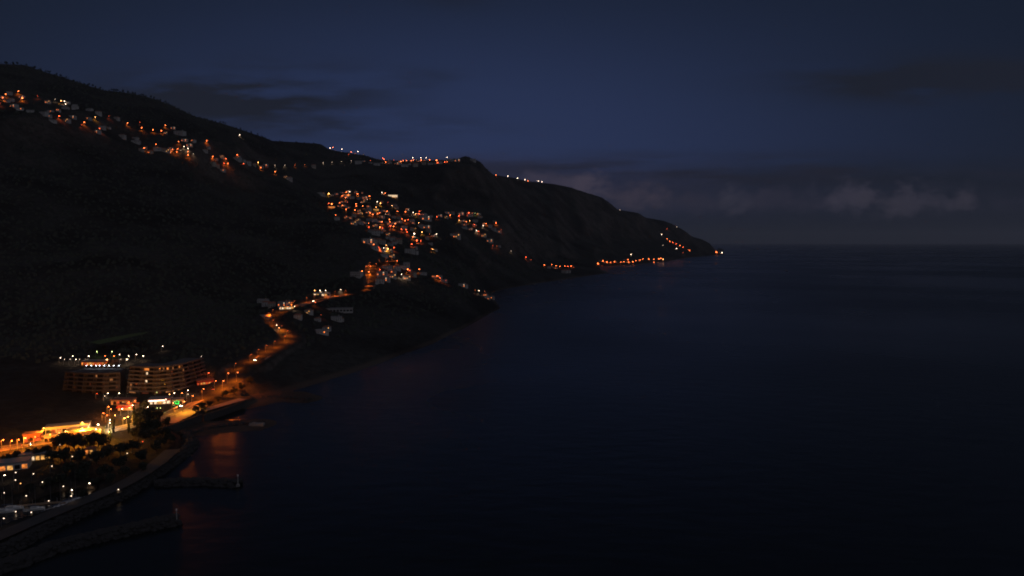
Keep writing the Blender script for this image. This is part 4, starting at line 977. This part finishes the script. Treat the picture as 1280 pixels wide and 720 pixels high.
# cloud bank over the horizon
edge = mth('MULTIPLY_ADD', noise(3, 6, 2.4, 5, .6, 3.1), .05, -.025)
vb = mth('ADD', V, edge)
bank = mth('MULTIPLY', mth('SUBTRACT', 1, sstep(vb, .09, .14)), mth('MULTIPLY_ADD', sstep(U, .9, .1), -.25, 1))
bcol = mixc(sstep(U, -.05, .5), lin((46,42,57)), lin((29,33,46)))
bcol = mixc(sstep(noise(3, 12, 3, 6, .6, 9), .35, .65), bcol, mixc(sstep(U, -.05, .5), lin((36,35,49)), lin((24,29,41))))
base = mixc(mth('MULTIPLY', bank, .95), base, bcol)
stk = mth('MULTIPLY', sstep(noise(2.0, 22, 2.2, 7, .6, 4.4), .4, .62), gauss(pu(900), .55, pv(215), .022)); base = mixc(mth('MULTIPLY', stk, .8), base, lin((31,32,44)))
lowf = mth('SUBTRACT', 1, sstep(V, .012, .06)); base = mixc(lowf, base, mixc(sstep(U, .0, .6), lin((25,32,48)), lin((22,28,40))))
# cumulus heads catching the last light
nn = noise(9, 12, 3.0, 9, .62, 5); nw = noise(5, 7, 2.2, 6, .6, 11)
for (cx, sx, cy, sy, col, k) in ((960,.34,252,.016,(46,45,60),.8),(700,.05,226,.014,(62,58,74),.9),(735,.03,238,.024,(66,61,76),1),(800,.045,245,.018,(60,55,69),.9),(915,.026,250,.018,(54,54,68),.9),(1062,.04,250,.022,(58,56,70),.9),(1112,.05,255,.018,(56,54,66),.9),(1160,.045,252,.02,(52,51,64),.9),(1202,.02,248,.018,(54,52,64),.9)):
    f = mth('MULTIPLY', sstep(mth('ADD', mth('MULTIPLY', gauss(pu(cx), sx*1.25, pv(cy), sy*1.25), .5), mth('ADD', mth('MULTIPLY', nn, 1.1), mth('MULTIPLY', nw, .5))), .93, 1.4), mth('MULTIPLY', sstep(gauss(pu(cx), sx*1.6, pv(cy), sy*1.6), .08, .4), k))
    base = mixc(f, base, lin(col))
sc_ = N.new('ShaderNodeVectorMath'); sc_.operation = 'SCALE'; L.new(sky.outputs[0], sc_.inputs[0]); sc_.inputs['Scale'].default_value = 0.0006
ad = N.new('ShaderNodeVectorMath'); ad.operation = 'ADD'; L.new(base, ad.inputs[0]); L.new(sc_.outputs[0], ad.inputs[1])
# unseen sky overhead and behind the viewer, brightened to lift the dark slopes
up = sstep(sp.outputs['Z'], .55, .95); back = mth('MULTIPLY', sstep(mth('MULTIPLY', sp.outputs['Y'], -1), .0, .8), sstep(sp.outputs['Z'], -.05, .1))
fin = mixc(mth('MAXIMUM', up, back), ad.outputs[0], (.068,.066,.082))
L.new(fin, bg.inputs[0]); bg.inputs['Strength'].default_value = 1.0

sl = bpy.data.lights.new('relief_fill_sun', 'SUN'); sl.energy = .1; sl.angle = math.radians(12); sl.color = (.85,.88,1)  # added dim sun from behind right, brings out the relief of the slopes
so_ = bpy.data.objects.new('relief_fill_sun', sl); COL.objects.link(so_); so_.rotation_euler = Vector((-.75,.35,-.45)).to_track_quat('-Z','Y').to_euler()
# ------------------------------------------------------------------ camera and render settings
cam = bpy.data.cameras.new('camera'); co_ = bpy.data.objects.new('camera', cam); COL.objects.link(co_)
cam.sensor_width = 36; cam.lens = 36*F/1280; cam.clip_start = 1; cam.clip_end = 300000
co_.location = (0,0,HC); co_.rotation_euler = (math.pi/2-PITCH, 0, 0); scene.camera = co_
vs = scene.view_settings; vs.view_transform = 'Standard'; vs.look = 'None'; vs.exposure = 0; vs.gamma = 1; vs.use_curve_mapping = False
cy = scene.cycles; cy.use_denoising = True; cy.filter_width = 1.9; cy.max_bounces = 4; cy.diffuse_bounces = 2; cy.glossy_bounces = 2; cy.sample_clamp_indirect = 3; cy.use_light_tree = True
cy.caustics_reflective = False; cy.caustics_refractive = False
